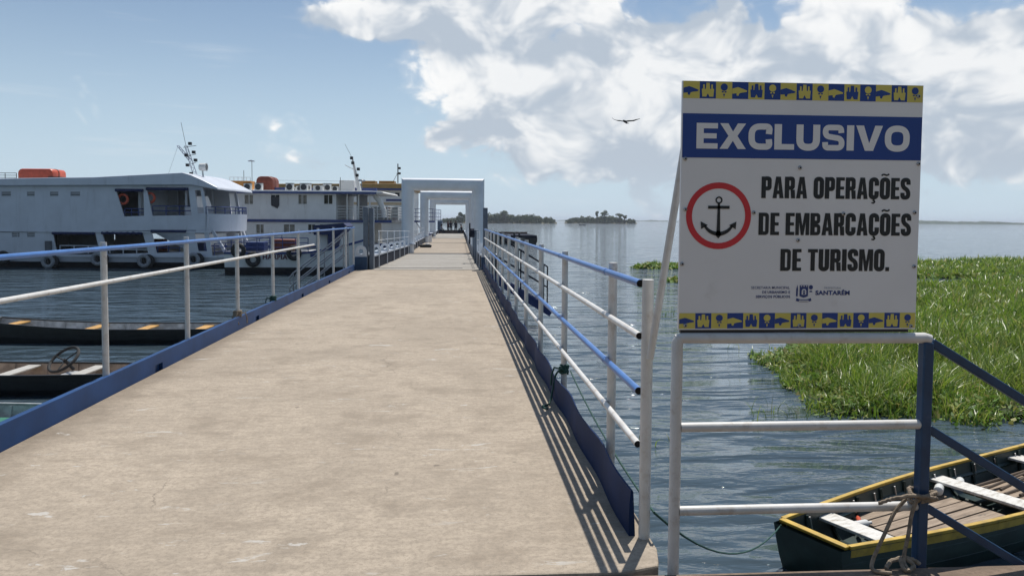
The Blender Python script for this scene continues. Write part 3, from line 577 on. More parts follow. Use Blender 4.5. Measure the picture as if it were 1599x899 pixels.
# stairs down the sides of the walkway
def side_stairs(label, sx, x0, y0, slope, run, m, m2):
    t = thing('side_stairs', label, 'stairs', (x0, y0, 0)); L = run
    for yy in (0.0, 0.85):
        for dz in (1.06, 0.78, 0.50):
            mb = MB(); mb.tube([(sx * 0.02, yy, dz), (sx * L, yy, dz - slope * L)] + ([(sx * (L + .1), yy, dz - slope * L - .12), (sx * (L + .08), yy, dz - slope * L - .3)] if sx < 0 else []), 0.019, 8); mb.build('handrail', m, t)
        for k in (0.02, 0.5, 1.0):
            mb = MB(); mb.tube([(sx * L * k, yy, -slope * L * k - 0.05), (sx * L * k, yy, 1.06 - slope * L * k)], 0.018, 8); mb.build('post', m, t)
        mb = MB(); mb.bar((sx * 0.0, yy, -0.12), (sx * (L + .12), yy, -0.12 - slope * (L + .12)), 0.05, 0.22); mb.build('stringer', m2, t)
    n = 6
    for k in range(n):
        x = sx * L * (k + .6) / n; z = -slope * L * (k + .6) / n - 0.1
        mb = MB(); mb.box((x - .12, 0.03, z - .02), (x + .12, .82, z + .02)); mb.build('tread', m2, t)
    return t
side_stairs('aluminium stairs with double handrails going down left of the walkway', -1, -2.93, 20.75, 0.79, 1.35, ALU, DARK_STEEL)
side_stairs('dark navy stairs going down right of the walkway beyond the railing', 1, 1.05, 20.6, 0.60, 1.45, DARK_STEEL, SHIP_BLUE)
# ================================================================== SIGN AND ITS RAILING
gr_ = thing('guard_railing', 'white and navy guard railing carrying the sign, sloping down as a stair rail at right', 'railing', (0.92, 3.10, 0))
def gtube(name, pts, r, m, label=None):
    mb = MB(); mb.tube(pts, r, 14); o = mb.build(name, m, gr_)
    if label: o['label'] = label
gtube('post', [(0.0, 0, -0.5), (0.0, 0, 0.95), (0.012, 0, 0.968)], 0.0235, WHITE_RAIL, 'white corner post')
gtube('rail', [(-0.004, 0, 0.958), (0.02, 0, 0.966), (1.07, 0, 0.962), (1.09, 0, 0.955)], 0.0225, WHITE_RAIL, 'white top rail under the sign')
gtube('rail', [(0.02, 0, 0.592), (1.06, 0, 0.592)], 0.020, WHITE_RAIL, 'white middle rail'); gtube('rail', [(0.02, 0, 0.238), (1.06, 0, 0.238)], 0.020, WHITE_RAIL, 'white lower rail')
mb = MB(); mb.box((1.055, -0.022, -0.5), (1.101, 0.024, 0.945)); mb.build('post', NAVY, gr_, bevel=0.006)['label'] = 'navy square post'
for z in (0.945, 0.575, 0.235):
    mb = MB(); mb.bar((1.095, 0.001, z), (3.1, 0.001, z - 0.60 * 2.0), 0.036, 0.036); mb.build('stair_rail', NAVY, gr_, bevel=0.005)
mb = MB(); mb.box((3.07, -0.02, -1.6), (3.12, 0.026, -0.20)); mb.build('post', NAVY, gr_)['label'] = 'navy post at the foot of the stair rail'

SX0, SX1, SZ0, SZ1, SY = 0.922, 1.945, 1.0, 2.02, 3.098
sg = thing('information_sign', 'white boat-operations sign with blue EXCLUSIVO band, red ringed anchor and patterned borders', 'sign', (0, 0, 0))
def sxz(px, py):  # measured place on the sign face
    d = ray(px, py); p = EYEV + d * (SY / d.y); return p.x, p.z
mb = MB(); mb.box((SX0, SY, SZ0), (SX1, SY + 0.016, SZ1)); mb.build('panel', SIGN_WHITE, sg, bevel=0.0015)
mb = MB(); e_ = 0.018
for a, b in (((SX0 + .02, SY + .0165, SZ0 + .01), (SX0 + .06, SY + .055, SZ1 - .01)), ((SX1 - .06, SY + .0165, SZ0 + .01), (SX1 - .02, SY + .055, SZ1 - .01)), ((SX0 + .06, SY + .0165, 1.48), (SX1 - .06, SY + .05, 1.52))): mb.box(a, b)
mb.build('back_frame', STEEL, sg)
mb = MB(); mb.box((SX0 + .01, SY + .001, SZ0 - .0125), (SX1 - .03, SY + .02, SZ0 - .001)); mb.build('seat_strip', SIGN_BLACK, sg)
def flat(name, polys, y, m, parent, label=None):
    mb = MB()
    for p in polys: mb.add([(a, y, b) for a, b in p], [tuple(range(len(p)))])
    o = mb.build(name, m, parent, smooth=0, fix=False)
    # front faces the viewer
    o.data.flip_normals() if o.data.polygons[0].normal.y > 0 else None
    if label: o['label'] = label
    return o
def rect(x0, z0, x1, z1): return [(x0, z0), (x1, z0), (x1, z1), (x0, z1)]
Y1, Y2, Y3 = SY - 0.0012, SY - 0.0022, SY - 0.0032
zb0 = sxz(1068, 246)[1]; zb1 = sxz(1068, 177)[1]
band = flat('title_band', [rect(SX0 + .003, zb0, SX1 - .002, zb1)], Y1, SIGN_BLUE, sg)
lx0, lz0 = sxz(1087, 232); lx1, _ = sxz(1420, 236); capz = sxz(1087, 192)[1] - lz0
def stroke(pts, th, rad=0.12, closed=False, n=5):
    """quads of a thick line with rounded corners"""
    P = [Vector(p) for p in pts]; N = len(P); path = []
    for i in range(N):
        if not closed and i in (0, N - 1): path.append(P[i]); continue
        a, b, c = P[i - 1], P[i], P[(i + 1) % N]; d0 = (a - b).normalized(); d1 = (c - b).normalized(); r_ = min(rad, (a - b).length * .49, (c - b).length * .49)
        for k in range(n + 1):
            s = k / n; p0 = b + d0 * r_; p1 = b + d1 * r_; path.append(p0 * (1 - s) ** 2 + b * 2 * s * (1 - s) + p1 * s * s)
    M = len(path); out = []; sd = []
    for i in range(M):
        d = (path[(i + 1) % M] - path[i - 1]) if closed else (path[min(i + 1, M - 1)] - path[max(i - 1, 0)]); d.normalize(); sd.append(Vector((-d.y, d.x)) * th / 2)
    for i in range(M if closed else M - 1):
        j = (i + 1) % M; out.append([path[i] - sd[i], path[j] - sd[j], path[j] + sd[j], path[i] + sd[i]])
    return out
def bx2(x0, z0, x1, z1): return [(x0, z0), (x1, z0), (x1, z1), (x0, z1)]
def glyph(ch):
    """heavy condensed capital, cap height 1: (polygons, width)"""
    st = bx2(0, 0, .205, 1); w = .47; l_, r_ = .10, .37
    if ch == 'P': return [st] + stroke([(.205, .915), (r_, .915), (r_, .45), (.205, .45)], .185, .14), w
    if ch == 'R': return [st] + stroke([(.205, .915), (r_, .915), (r_, .485), (.205, .485)], .185, .14) + [[(.27, .40), (.30, 0), (.485, 0), (.465, .40)]], .485
    if ch == 'B': return [st] + stroke([(.205, .925), (r_, .925), (r_, .585), (.205, .585)], .15, .12) + stroke([(.205, .435), (.385, .435), (.385, .075), (.205, .075)], .15, .12), .475
    if ch == 'D': return [st] + stroke([(.205, .92), (r_ + .01, .92), (r_ + .01, .08), (.205, .08)], .16, .17), .485
    if ch == 'E': return [st, bx2(.205, .85, .40, 1), bx2(.205, .43, .375, .57), bx2(.205, 0, .40, .15)], .40
    if ch == 'O': return stroke([(l_, .915), (r_ + .01, .915), (r_ + .01, .085), (l_, .085)], .20, .17, True), .48
    if ch == 'C': return stroke([(r_, .63), (r_, .915), (l_, .915), (l_, .085), (r_, .085), (r_, .37)], .20, .17), w
    if ch == 'S': return stroke([(r_, .69), (r_, .915), (l_, .915), (l_, .58), (r_, .42), (r_, .085), (l_, .085), (l_, .31)], .195, .16), w
    if ch == 'U': return stroke([(l_, 1), (l_, .085), (r_, .085), (r_, 1)], .20, .17), w
    if ch == 'T': return [bx2(0, .845, .44, 1), bx2(.125, 0, .315, .845)], .44
    if ch == 'I': return [st], .205
    if ch == 'M': return [bx2(0, 0, .165, 1), bx2(.465, 0, .63, 1), [(.165, 1), (.165, .60), (.25, 0), (.315, 0), (.315, .42), (.225, 1)], [(.405, 1), (.315, .42), (.315, 0), (.38, 0), (.465, .60), (.465, 1)]], .63
    if ch == 'A': return [[(0, 0), (.19, 0), (.255, .74), (.255, 1), (.145, 1)], [(.51, 0), (.365, 1), (.255, 1), (.255, .74), (.32, 0)], [(.207, .19), (.303, .19), (.288, .36), (.222, .36)]], .51
    if ch == '.': return [bx2(0, 0, .17, .18)], .17
    if ch == '\u00c7': p, w_ = glyph('C'); return p + [[(.19, -.02), (.28, -.02), (.33, -.14), (.25, -.22), (.14, -.20), (.14, -.14), (.22, -.15), (.24, -.11), (.19, -.09)]], w_
    if ch == '\u00d5': p, w_ = glyph('O'); return p + stroke([(.06, 1.10), (.15, 1.17), (.32, 1.11), (.42, 1.18)], .075, .08), w_
    return [], .20
def wide_glyph(ch):
    """heavy wide capital for the title"""
    if ch == 'E': return [bx2(0, 0, .27, 1), bx2(.27, .79, .80, 1), bx2(.27, .40, .76, .60), bx2(.27, 0, .80, .21)], .80
    if ch == 'X': return [[(0, 0), (.31, 0), (.50, .32), (.50, .68), (.32, 1), (.01, 1), (.33, .51)], [(.69, 0), (1.0, 0), (.67, .51), (.99, 1), (.68, 1), (.50, .68), (.50, .32)]], 1.0
    if ch == 'C': return stroke([(.79, .60), (.82, .895), (.135, .895), (.135, .105), (.82, .105), (.79, .40)], .24, .42, n=10), .93
    if ch == 'L': return [bx2(0, 0, .28, 1), bx2(.28, 0, .76, .22)], .76
    if ch == 'U': return stroke([(.14, 1), (.14, .105), (.78, .105), (.78, 1)], .27, .34, n=10), .92
    if ch == 'S': return stroke([(.74, .69), (.72, .90), (.13, .90), (.13, .56), (.76, .46), (.76, .10), (.13, .10), (.12, .32)], .22, .26, n=8), .88
    if ch == 'I': return [bx2(0, 0, .28, 1)], .28
    if ch == 'V': return [[(.36, 0), (.52, 0), (.52, .30), (.30, 1), (0, 1)], [(.52, 0), (.68, 0), (1.04, 1), (.74, 1), (.52, .30)]], 1.04
    return stroke([(.135, .895), (.86, .895), (.86, .105), (.135, .105)], .25, .40, True, n=12), 1.0
def block_text(name, s_, x0, x1, z0, caph, m, parent, glyph=glyph, gap=.045, Y1=Y1):
    x = 0.0; polys = []
    for ch in s_:
        pg, w_ = glyph(ch); polys += [[(p[0] + x, p[1]) for p in g_] for g_ in pg]; x += w_ + gap
    sx = (x1 - x0) / (x - gap); return flat(name, [[(x0 + p[0] * sx, z0 + p[1] * caph) for p in g_] for g_ in polys], Y1, m, parent)
for s_, xa, xb, yb, yt in (('PARA OPERA\u00c7\u00d5ES', 1188.5, 1421, 310.5, 277), ('DE EMBARCA\u00c7\u00d5ES', 1184, 1422, 367.5, 333), ('DE TURISMO.', 1218, 1388, 423, 389)):
    a = sxz(xa, yb); b = sxz(xb, yb); c_ = sxz((xa + xb) / 2, yt)[1] - sxz((xa + xb) / 2, yb)[1]
    block_text('text_line', s_, a[0], b[0], (a[1] + b[1]) / 2, c_, SIGN_BLACK, sg)
block_text('title_lettering', 'EXCLUSIVO', lx0, lx1, lz0, capz, SIGN_WHITE, sg, wide_glyph, .075, Y2)
# ringed anchor
cx_, cz_ = sxz(1122, 337); ro = 0.137; ri = 0.112
def arc(r_, a0, a1, n): return [(cx_ + r_ * math.cos(R(a0 + (a1 - a0) * i / n)), cz_ + r_ * math.sin(R(a0 + (a1 - a0) * i / n))) for i in range(n + 1)]
polys = []
for i in range(48):
    a0, a1 = 7.5 * i, 7.5 * (i + 1); polys.append(arc(ri, a0, a1, 1) + arc(ro, a1, a0, 1))
flat('red_ring', polys, Y1, SIGN_RED, sg)
u = 0.137
def an(pts): return [(cx_ + x * u, cz_ + z * u) for x, z in pts]
polys = [an([(-.055, -.48), (.055, -.48), (.035, .38), (-.035, .38)]), an([(-.33, .21), (.33, .21), (.33, .30), (-.33, .30)])]
for i in range(16):
    a0, a1 = R(22.5 * i), R(22.5 * (i + 1)); polys.append(an([(.065 * math.cos(a0), .47 + .065 * math.sin(a0)), (.11 * math.cos(a0), .47 + .11 * math.sin(a0)), (.11 * math.cos(a1), .47 + .11 * math.sin(a1)), (.065 * math.cos(a1), .47 + .065 * math.sin(a1))]))
for i in range(14):
    a0, a1 = R(205 + 130 * i / 14), R(205 + 130 * (i + 1) / 14); w0 = .07 + .05 * math.sin(math.pi * i / 14); w1 = .07 + .05 * math.sin(math.pi * (i + 1) / 14)
    polys.append(an([((.50 - w0) * math.cos(a0), -.10 + (.50 - w0) * math.sin(a0)), (.50 * math.cos(a0), -.10 + .50 * math.sin(a0)), (.50 * math.cos(a1), -.10 + .50 * math.sin(a1)), ((.50 - w1) * math.cos(a1), -.10 + (.50 - w1) * math.sin(a1))]))
for sx in (-1, 1): polys.append(an([(sx * .55, -.17), (sx * .53, -.40), (sx * .33, -.28)])[::sx])
polys.append(an([(-.09, -.58), (0, -.68), (.09, -.58), (.055, -.45), (-.055, -.45)]))
flat('anchor_emblem', polys, Y2, SIGN_BLACK, sg)
# pattern borders: squares with alternating yellow and blue, each with a small motif
def motif(k, x, z, w, h):
    def T(pts): return [(x + a * w, z + b * h) for a, b in pts]
    if k == 0: return [T([(.0, .30), (.0, .60), (.35, .70), (.60, .62), (.92, .50), (.90, .42), (.62, .38), (.45, .34), (.38, .18), (.28, .20), (.26, .33)])]
    if k == 1: return [T([(.16, .10), (.40, .10), (.50, .30), (.60, .10), (.84, .10), (.88, .55), (.80, .58), (.80, .82), (.70, .82), (.70, .55), (.63, .55), (.60, .92), (.40, .92), (.37, .55), (.30, .55), (.30, .82), (.20, .82), (.20, .58), (.12, .55)])]
    return [T([(.50 + .22 * math.cos(R(30 * i)), .68 + .22 * math.sin(R(30 * i))) for i in range(12)]), T([(.36, .36), (.47, .36), (.47, .44), (.36, .44)]), T([(.53, .36), (.64, .36), (.64, .44), (.53, .44)]), T([(.44, .28), (.56, .28), (.50, .08)])]
for row, (z0, z1) in enumerate(((SZ1 - 0.071, SZ1 - 0.003), (SZ0 + 0.006, SZ0 + 0.070))):
    n = 15; w = (SX1 - SX0 - 0.006) / n
    for k in range(n):
        x = SX0 + 0.003 + k * w; yel = k % 2 == 0; tile = flat('border_tile', [rect(x, z0, x + w, z1)], Y1, SIGN_YELLOW if yel else SIGN_BLUE, sg)
        flat('motif', motif(k % 3, x, z0, w, z1 - z0), Y2, SIGN_BLUE if yel else SIGN_YELLOW, tile)
# small print and crest
def small(s_, xa, xb, yb, yt, m, bold):
    a = sxz(xa, yb); b = sxz(xb, yb); lettering('small_print', s_, a[0], b[0], (a[1] + b[1]) / 2, sxz(xa, yt)[1] - a[1], Y1, m, sg, bold, 1.05)
small('SECRETARIA MUNICIPAL', 1173, 1233, 451, 447, SIGN_NAVY, 0.005); small('DE URBANISMO E', 1190, 1233.5, 458, 454, SIGN_NAVY, 0.022); small('SERVIÇOS PÚBLICOS', 1180, 1233.5, 465, 461, SIGN_NAVY, 0.03)
small('PREFEITURA', 1287, 1313, 451, 448, SIGN_GREYBLUE, 0.006); small('SANTARÉM', 1273, 1326.5, 460.5, 453.5, SIGN_NAVY, 0.04)
kx0, kz0 = sxz(1242, 470); kx1, kz1 = sxz(1268, 443); kw, kh = kx1 - kx0, kz1 - kz0
def K(pts): return [(kx0 + a * kw, kz0 + b * kh) for a, b in pts]
polys = [K([(.24, .30), (.36, .24), (.50, .20), (.64, .24), (.76, .30), (.76, .92), (.24, .92)]), K([(.02, .02), (.25, -.04), (.75, -.04), (.98, .02), (.94, .18), (.72, .10), (.28, .10), (.06, .18)]), K([(.02, .30), (.12, .26), (.14, .70), (.10, .95), (.03, .70)])]
polys.append(K([(.93 + .13 * math.cos(R(36 * i)), .80 + .13 * math.sin(R(36 * i))) for i in range(10)])); polys.append(K([(.84, .52), (1.02, .52), (1.0, .60), (.86, .60)]))
cst = flat('crest', polys, Y1, SIGN_NAVY, sg, 'small navy shield crest with ribbon')
flat('crest_detail', [K([(.36, .38), (.64, .38), (.64, .60), (.57, .70), (.43, .70), (.36, .60)]), K([(.30, .84), (.38, .84), (.38, .89), (.30, .89)]), K([(.46, .84), (.54, .84), (.54, .89), (.46, .89)]), K([(.62, .84), (.70, .84), (.70, .89), (.62, .89)]), K([(.2, .0), (.8, .0), (.8, .05), (.2, .05)])], Y2, SIGN_WHITE, cst)
flat('crest_detail', [K([(.44, .40), (.56, .40), (.56, .52), (.44, .52)]), K([(.40, .55), (.60, .55), (.50, .66)])], Y3, SIGN_NAVY, cst)
for i, (px, py) in enumerate(((1070, 248), (1434, 256), (1249, 262), (1070, 327), (1428, 332), (1177, 332), (1317, 334), (1246, 375), (1065, 412), (1427, 416), (1070, 508), (1248, 508), (1422, 509), (1434, 151))):
    x, z = sxz(px, py); mb = MB(); mb.lathe([(0.0085, 0.0), (0.0085, -0.002), (0.0055, -0.006), (0.0015, -0.007)], (x, SY - .0005, z), 10, 'y'); sc = mb.build('screw', STEEL, sg)
    mb = MB(); mb.lathe([(0.0035, -0.0068), (0.0035, -0.0078)], (x, SY - .0005, z), 8, 'y'); mb.build('socket', HOLE, sc)
a = Vector((0.975, SY + .085, 1.86)); b = dp(1015, 560, 3.40); mb = MB(); mb.tube([a, b], 0.0165, 12); mb.build('brace', WHITE_RAIL, sg)['label'] = 'white pipe brace leaning from behind the panel'

# mooring ropes by the navy post
t = thing('mooring_rope', 'thick tan rope looped round the navy post and hanging down to the pier edge', 'rope', (2.0, 3.1, 0.27))
def wob(pts, r, name, m, parent, n=8, sub=8, amp=0.0, seed=1):
    rd = random.Random(seed); P = [Vector(p) for p in pts]; out = []
    for i in range(len(P) - 1):
        p0 = P[max(i - 1, 0)]; p1 = P[i]; p2 = P[i + 1]; p3 = P[min(i + 2, len(P) - 1)]
        for k in range(sub):
            s = k / sub; out.append(0.5 * ((2 * p1) + (p2 - p0) * s + (2 * p0 - 5 * p1 + 4 * p2 - p3) * s * s + (3 * p1 - p0 - 3 * p2 + p3) * s ** 3) + Vector((rd.uniform(-amp, amp), rd.uniform(-amp, amp), rd.uniform(-amp, amp))))
    out.append(P[-1]); mb = MB(); mb.tube(out, r, n); return mb.build(name, m, parent)
loop = [(0.045 * math.cos(R(a)) * (1.0 + 0.12 * (i % 3)), 0.045 * math.sin(R(a)), 0.012 * math.sin(i * 1.3) + (0.024 if i > 8 else 0)) for i, a in enumerate(range(-120, 640, 40))]
wob(loop, 0.009, 'loop', ROPE_TAN, t, amp=.002)
wob([(-0.21, -0.035, -0.005), (-0.15, -0.045, 0.02), (-0.06, -0.05, 0.03), (0.03, -0.05, 0.018), (0.05, 0.0, 0.0)], 0.0085, 'tail', ROPE_TAN, t, amp=.002)
wob([(-0.09, -0.035, 0.012), (-0.135, -0.03, -0.045), (-0.185, -0.045, -0.13), (-0.245, -0.065, -0.235), (-0.26, -0.10, -0.262), (-0.20, -0.13, -0.262)], 0.008, 'hanging_end', ROPE_TAN, t)
wob([(-0.04, -0.035, 0.01), (-0.062, -0.035, -0.05), (-0.085, -0.05, -0.14), (-0.112, -0.068, -0.235), (-0.12, -0.12, -0.26)], 0.008, 'hanging_end', ROPE_TAN, t)
wob([(-0.20, -0.09, -0.262), (-0.16, -0.055, -0.245), (-0.10, -0.06, -0.235), (-0.08, -0.09, -0.255), (-0.13, -0.11, -0.262), (-0.12, -0.06, -0.232), (-0.075, -0.065, -0.235), (-0.05, -0.08, -0.25)], 0.0088, 'knot', ROPE_TAN, t, amp=.002)

# ================================================================== CANOES
def canoe(t, L, w_stern, w_mid, w_bow, free, sheer_s, sheer_b, m_out, m_in, m_gun, nribs, gun_w=0.043, mid=0.45, gun2=None):
    """open river canoe along local +x (transom at x=0), z=0 at the water; returns half-width and gunwale functions"""
    N = 28
    def hw(s):
        if s < mid: k = s / mid; return w_stern + (w_mid - w_stern) * math.sin(k * math.pi / 2)
        k = (s - mid) / (1 - mid); return w_bow + (w_mid - w_bow) * math.cos(k * math.pi / 2) ** 0.8
    def gz(s): return free + sheer_s * max(0, 1 - s / 0.5) ** 2 + sheer_b * max(0, (s - 0.45) / 0.55) ** 2
    def bz(s): return -0.14 + 0.9 * sheer_b * max(0, (s - 0.7) / 0.3) ** 2
    outer, inner, gun = [], [], []
    for i in range(N + 1):
        s = i / N; x = s * L - 0.0; w = hw(s); gt = gz(s); b = bz(s); rk = 0.10 * (1 - s * 2) if s < .5 else 0
        o = []; nn = []
        prof = ((1.0, 1.0), (0.985, 0.78), (0.99, 0.775), (0.95, 0.52), (0.957, 0.515), (0.86, 0.22), (0.60, 0.02), (0.0, 0.0))
        for sy in (-1, 1):
            pts = [(x - rk * f, sy * w * a, b + (gt - b) * f) for a, f in prof]
            o += pts if sy < 0 else pts[::-1][1:]
            fl = max(0.035, b + 0.05); ip = [(x, sy * (w * 0.985 - 0.024), gt - 0.002), (x, sy * (w * 0.94 - 0.026), b + (gt - b) * 0.55), (x, sy * max(0.004, w * 0.80 - 0.03), fl + 0.02), (x, 0, fl)]
            nn += ip if sy < 0 else ip[::-1][1:]
        outer.append(o); inner.append(nn)
    mb = MB(); mb.loft(outer); mb.add(outer[0], [tuple(range(len(outer[0])))]); mb.add(outer[-1], [tuple(range(len(outer[-1])))]); mb.build('hull', m_out, t, smooth=28)
    mb = MB(); mb.loft(inner); mb.add([(p[0] + .02, p[1], p[2]) for p in inner[0]], [tuple(range(len(inner[0])))]); mb.add(inner[-1], [tuple(range(len(inner[-1])))]); mb.build('lining', m_in, t, smooth=40)
    for sy in (-1, 1):
        rings = []
        for i in range(N + 1):
            s = i / N; x = s * L; w = hw(s); z = gz(s); a = sy * (w - gun_w + 0.012); b_ = sy * (w + 0.014)
            rings.append([(x, a, z - 0.002), (x, b_, z - 0.002), (x, b_, z + 0.026), (x, a, z + 0.026)] )
        mb = MB(); mb.loft(rings, True, True); mb.build('gunwale', m_gun, t, smooth=30, bevel=0.004)
        rings = [[(i / N * L, sy * (hw(i / N) + .001), gz(i / N) - .066), (i / N * L, sy * (hw(i / N) + .012), gz(i / N) - .066), (i / N * L, sy * (hw(i / N) + .014), gz(i / N) - .006), (i / N * L, sy * (hw(i / N) + .001), gz(i / N) - .006)] for i in range(N + 1)]
        mb = MB(); mb.loft(rings, True, True); mb.build('rub_strake', gun2 or m_gun, t, smooth=30)
    for k in range(nribs):
        s = 0.05 + 0.9 * k / (nribs - 1); w = hw(s); x = s * L
        for sy in (-1, 1):
            mb = MB(); b = bz(s); fl = max(0.035, b + .05); pts = [(x, sy * (w * 0.985 - 0.036), gz(s) - .012), (x, sy * (w * 0.94 - 0.040), b + (gz(s) - b) * 0.55), (x, sy * (w * .80 - .05), fl + .036), (x, sy * w * .1, fl + .022)]
            mb.tube(pts, 0.017, 5); mb.build('rib', m_in, t)
    return hw, gz
def thwart(t, x, hw_, z, wid, m, th=0.028, sag=0.0):
    mb = MB(); mb.box((x - wid / 2, -hw_, z), (x + wid / 2, hw_, z + th)); return mb.build('thwart', m, t, bevel=0.005)

# right: dark green canoe with yellow gunwales
cn = thing('canoe', 'dark green wooden canoe with yellow gunwales and worn white benches moored by the sign', 'canoe', (2.955, 5.99, WZ), R(25.0))
L_ = 6.4; hw, gz = canoe(cn, L_, 0.335, 0.60, 0.10, 0.36, 0.03, 0.30, HULL_GREEN, HULL_GREEN, YELLOW_GUN, 15)
mb = MB(); mb.box((-0.045, -0.33, 0.385), (0.02, 0.33, 0.412)); mb.build('transom_cap', YELLOW_GUN, cn, bevel=0.006)
mb = MB(); mb.tube([(-0.11, 0.27, 0.38), (-0.135, 0.25, 0.18), (-0.10, 0.14, -0.06)], 0.014, 6); mb.tube([(-0.12, -0.26, 0.38), (-0.14, -0.24, 0.16), (-0.10, -0.12, -0.06)], 0.014, 6)
for x, dz, w_ in ((0.62, .0, .20), (2.55, .02, .22), (3.95, .03, .22), (5.2, .06, .2)):
    thwart(cn, x, hw(x / L_) - 0.03, gz(x / L_) - 0.10 + dz * .3, w_, BENCH)['label'] = 'worn white painted bench'
mb = MB(); mb.tube([(0.62 + .11, -.36, .22), (0.62 + .11, .36, .22)], .02, 6); mb.build('bench_bearer', HULL_GREEN, cn)
for k in range(7):                                                     # floor planks, laid lengthways with gaps
    y = -0.36 + 0.122 * k; x0 = 1.02 + (0.05 if k in (0, 6) else 0) + random.uniform(-.02, .02); x1 = 2.42 + random.uniform(-.03, .02)
    mb = MB(); M_ = Matrix.Translation((0, y, 0.165 + random.uniform(-.004, .004))) @ Matrix.Rotation(R(random.uniform(-.6, .6)), 4, 'Z'); mb.box((x0, -0.054, 0), (x1, 0.054, 0.02), M_); mb.build('floor_plank', PLANK, cn, bevel=0.003)
for k in range(6):
    y = -0.32 + 0.125 * k; mb = MB(); mb.box((2.72, y - .055, .155), (3.80, y + .055, .173)); mb.build('floor_plank', PLANK, cn, bevel=0.003)
for sy in (-1, 1):
    mb = MB(); mb.tube([(0.75 + i * 0.5, sy * (hw((0.75 + i * 0.5) / L_) - .05), gz((0.75 + i * .5) / L_) - .13) for i in range(10)], 0.022, 5); mb.build('stringer', HULL_GREEN, cn)
    for k in range(16):
        x = 0.35 + k * 0.36; mb = MB(); mb.tube([(x, sy * (hw(x / L_) - .052), gz(x / L_) - .03), (x + .03, sy * (hw(x / L_) - .058), gz(x / L_) - .15)], 0.008, 5); mb.build('clench_pin', STEEL, cn)
for nm, lb, x, y, m_, r_ in (('bottle', 'small clear plastic bottle lying in the canoe behind the stern bench', 0.88, 0.20, ACWHITE, .035), ('float', 'white plastic float lying beside the second bench of the canoe', 2.36, .40, ACWHITE, .045), ('float', 'white net float lying by the canoe ribs past the second bench', 2.78, .43, ACWHITE, .04)):
    c_ = cn.matrix_basis @ Vector((x, y, .20)); mb = MB(); mb.lathe([(r_ * .3, -.10), (r_, -.08), (r_, .05), (r_ * .4, .085), (r_ * .4, .11)], (0, 0, r_), 12, 'x'); o = tag(mb.build(nm, m_), lb, nm); o.location = c_; o.rotation_euler = (0, 0, R(random.uniform(0, 90)))
c_ = cn.matrix_basis @ Vector((1.0, .32, .19)); mb = MB(); mb.lathe([(.02, -.06), (.022, .03), (.012, .05), (.012, .07)], (0, 0, .022), 10, 'x'); o = tag(mb.build('bottle', ORANGE), 'small red bottle lying on the canoe floor boards', 'bottle'); o.location = c_; o.rotation_euler = (0, 0, 1.2)
for k in range(5):                                                     # loose sticks in the bow half
    a = cn.matrix_basis @ Vector((2.75 + random.uniform(0, .3), .34 - k * .11, .20 + .012 * k)); b = cn.matrix_basis @ Vector((4.4 + random.uniform(-.3, .5), .42 - k * .13 + random.uniform(-.1, .1), .23 + .012 * k)); md = (a + b) / 2 + Vector((random.uniform(-.03, .03), random.uniform(-.05, .05), random.uniform(.0, .02)))
    mb = MB(); mb.tube([a, md, b], [.016, .013, .009], 6); tag(mb.build('stick', BARK), ('farthest', 'second', 'third', 'fourth', 'nearest')[k] + ' of the loose sticks lying lengthways in the green canoe', 'stick', 'sticks in the green canoe')
# green line from the railing to the canoe stern
A0 = Vector((0.93, 6.06, 0.24)); A1 = Vector((0.905, 3.36, 0.13)); st = cn.matrix_basis @ Vector((-0.05, 0.30, .37))
t = thing('mooring_line', 'thin dark green line running along the kerb and sagging to the canoe stern', 'rope', A0)
def sag_pts(a, b, s, n=14): return [(a + (b - a) * (i / n)) - Vector((0, 0, s * 4 * (i / n) * (1 - i / n))) - A0 for i in range(n + 1)]
mb = MB(); mb.tube(sag_pts(A0, A1, 0.05), 0.006, 6); mb.build('kerb_run', ROPE_GREEN, t); mb = MB(); mb.tube(sag_pts(A1, st, 0.22), 0.006, 6); mb.build('hanging_run', ROPE_GREEN, t)
wob([(-0.075, -.02, .03), (-.12, .0, -.03), (-.15, -.05, -.14), (-.19, -.16, -.22), (-.25, -.20, -.232), (-.22, -.28, -.232)], 0.008, 'loose_end', ROPE_GREEN, t)

# left: three canoes behind the walkway
cn1 = thing('canoe', 'long black canoe with grey inside and four ochre thwarts left of the walkway', 'canoe', (-3.4, 18.78, WZ), R(178.6))
hw1, gz1 = canoe(cn1, 9.4, 0.40, 0.62, 0.08, 0.33, 0.02, 0.42, HULL_BLACK, IN_GREY, HULL_BLACK, 19, 0.05)
for x in (2.65, 4.0, 5.2, 7.0): thwart(cn1, x, hw1(x / 9.4) - .03, gz1(x / 9.4) - .06, .24, YEL_WOOD)['label'] = 'ochre painted thwart'
mb = MB(); mb.add([(7.5, -.5, .50), (7.5, .5, .50), (9.3, .07, .76), (9.3, -.07, .76), (7.5, 0, .56)], [(0, 4, 3), (4, 1, 2), (4, 2, 3)]); mb.build('bow_deck', GREY_GUN, cn1, smooth=0)
cn2 = thing('canoe', 'black canoe with taupe inside, pale thwarts and a steering wheel left of the walkway', 'canoe', (-4.75, 13.48, WZ), R(177))
hw2, gz2 = canoe(cn2, 6.2, 0.42, 0.62, 0.08, 0.33, 0.02, 0.34, HULL_BLACK, IN_TAUPE, HULL_BLACK, 11, 0.05)
for x in (0.7, 1.55, 2.75, 3.9): thwart(cn2, x, hw2(x / 6.2) - .03, gz2(x / 6.2) - .05, .22, BENCH_GREY)['label'] = 'pale worn thwart'
wheel = MB(); wheel.ring((0, 0, 0), 0.27, 0.026, 'z', 28, 8)
Mw = Matrix.Translation((1.95, -.05, .50)) @ Matrix.Rotation(R(-38), 4, 'X') @ Matrix.Rotation(R(18), 4, 'Y')
wheel.v = [tuple(Mw @ Vector(v)) for v in wheel.v]; whl = wheel.build('steering_wheel', RUBBER, cn2)
